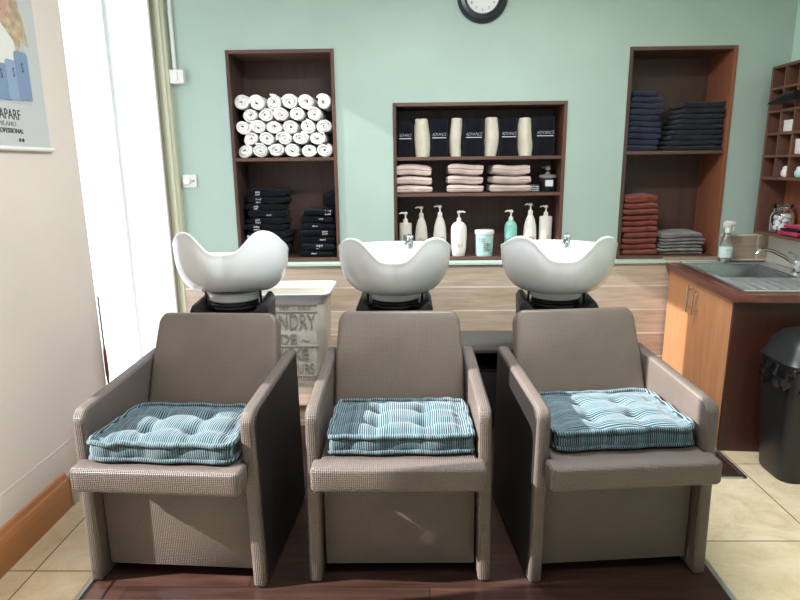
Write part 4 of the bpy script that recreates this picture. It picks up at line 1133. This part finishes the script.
for (col, lab) in ((1, 'round white pot in the lowest small row, farther from the camera'), (2, 'pale blue white pot in the lowest small row, nearer the camera')):
    y, z = cub(col, 4); t = thing('round_pot', lab, 'pot', (FX + 0.055, y - 0.005, z))
    b = bmesh.new(); lathe(b, [(0, 0), (0.036, 0), (0.045, 0.012), (0.046, 0.032), (0.038, 0.046), (0, 0.046)], seg=24); obj('pot_body', b, 'bottle_white' if col == 1 else 'tub_mint', t)
    b = bmesh.new(); lathe(b, [(0.039, 0.044), (0.039, 0.056), (0.030, 0.064), (0, 0.066)], seg=24); obj('lid', b, 'bottle_white', t)
t = thing('glass_jar', 'glass jar of white cotton balls at the bottom of the pigeonhole shelf', 'jar', (FX + 0.078, 3.735, CZ0 + 0.0175))
b = bmesh.new(); lathe(b, [(0, 0), (0.055, 0), (0.066, 0.01), (0.068, 0.10), (0.060, 0.125), (0.052, 0.132), (0.052, 0.150), (0.056, 0.152), (0.056, 0.146)], seg=32); obj('jar_glass', b, 'jar_glass', t)
b = bmesh.new(); lathe(b, [(0.0, 0.155), (0.050, 0.155), (0.056, 0.160), (0.056, 0.172), (0.05, 0.176), (0, 0.176)], seg=32); obj('jar_lid', b, 'jar_glass', t)
rnd = random.Random(5)
b = bmesh.new()
for i in range(46):
    tb = bmesh.new(); bmesh.ops.create_icosphere(tb, subdivisions=2, radius=0.0155)
    a = rnd.uniform(0, 2 * PI); rr = 0.041 * math.sqrt(rnd.random())
    merge(b, tb, Matrix.Translation((rr * math.cos(a), rr * math.sin(a), rnd.uniform(0.024, 0.108))))
jitter(b, 0.004, 60, 2)
o = obj('cotton_balls', b, 'cotton'); o.location = (FX + 0.078, 3.735, CZ0 + 0.016); o['kind'] = 'stuff'
tag(o, 'white cotton balls filling the glass jar', 'cotton')
t = thing('folded_cloth', 'magenta cloth with a black fold beside the cotton jar', 'cloth', (FX + 0.078, 3.555, CZ0 + 0.018))
obj('lower_fold', folded(0.135, 0.20, 0.026, 3.1), 'magenta', t)
b = folded(0.130, 0.17, 0.018, 4.4); o = obj('dark_fold', b, 'towel_black', t); o.location = (0, -0.01, 0.025)
b = folded(0.12, 0.16, 0.022, 5.1); o = obj('upper_fold', b, 'magenta', t); o.location = (0.008, -0.015, 0.042)

# ------------------------------------------------------------------ black bin at the right edge
t = thing('waste_bin', 'black plastic waste bin lined with a black bag in front of the cabinet', 'waste bin', (1.945, 2.735, 0.0))
b = bmesh.new(); loft(b, [ring(0.185, 0.115, 0.0, b, 6, 0.06), ring(0.192, 0.122, 0.02, b, 6, 0.06), ring(0.222, 0.145, 0.50, b, 6, 0.06), ring(0.225, 0.148, 0.56, b, 6, 0.06)], True, True); obj('bin_body', b, 'bin_black', t)
b = bmesh.new(); rings_ = []
rnd = random.Random(3)
NBG = 60
for (q, zz) in enumerate((0.585, 0.575, 0.55, 0.52, 0.49, 0.47, 0.455)):
    vs = []
    for k in range(NBG):
        a = 2 * PI * k / NBG; c_, s_ = math.cos(a), math.sin(a); e = 3.6
        kk = (abs(c_) ** e + abs(s_) ** e) ** (-1 / e)
        off = 0.008 + 0.02 * math.sin(q / 6 * PI) * (0.5 + 0.8 * noise.noise(Vector((c_ * 4, s_ * 4, q * 0.9)))) + 0.010 * math.sin(k * 1.7 + q)
        vs.append(b.verts.new(((0.222 + off) * kk * c_, (0.145 + off) * kk * s_, zz + 0.018 * noise.noise(Vector((c_ * 3, s_ * 3, 4.0 + (q > 4)))))))
    rings_.append(vs)
loft(b, rings_, False, False); jitter(b, 0.006, 22, 1)
obj('bin_bag', b, 'bag_black', t, True, None, 30)
b = bmesh.new(); loft(b, [ring(0.232, 0.155, 0.575, b, 6, 0.07), ring(0.236, 0.158, 0.59, b, 6, 0.07), ring(0.222, 0.146, 0.612, b, 6, 0.07), ring(0.208, 0.134, 0.66, b, 6, 0.07), ring(0.175, 0.108, 0.71, b, 6, 0.07), ring(0.12, 0.07, 0.728, b, 6, 0.05)], True, True); ld = obj('dome_lid', b, 'bin_black', t)
b = bmesh.new(); tube(b, [(-0.06, -0.13, 0.64), (-0.055, -0.115, 0.69), (0.055, -0.115, 0.69), (0.06, -0.13, 0.64)], 0.004, 8); obj('flap_seam', b, 'bin_black', ld)
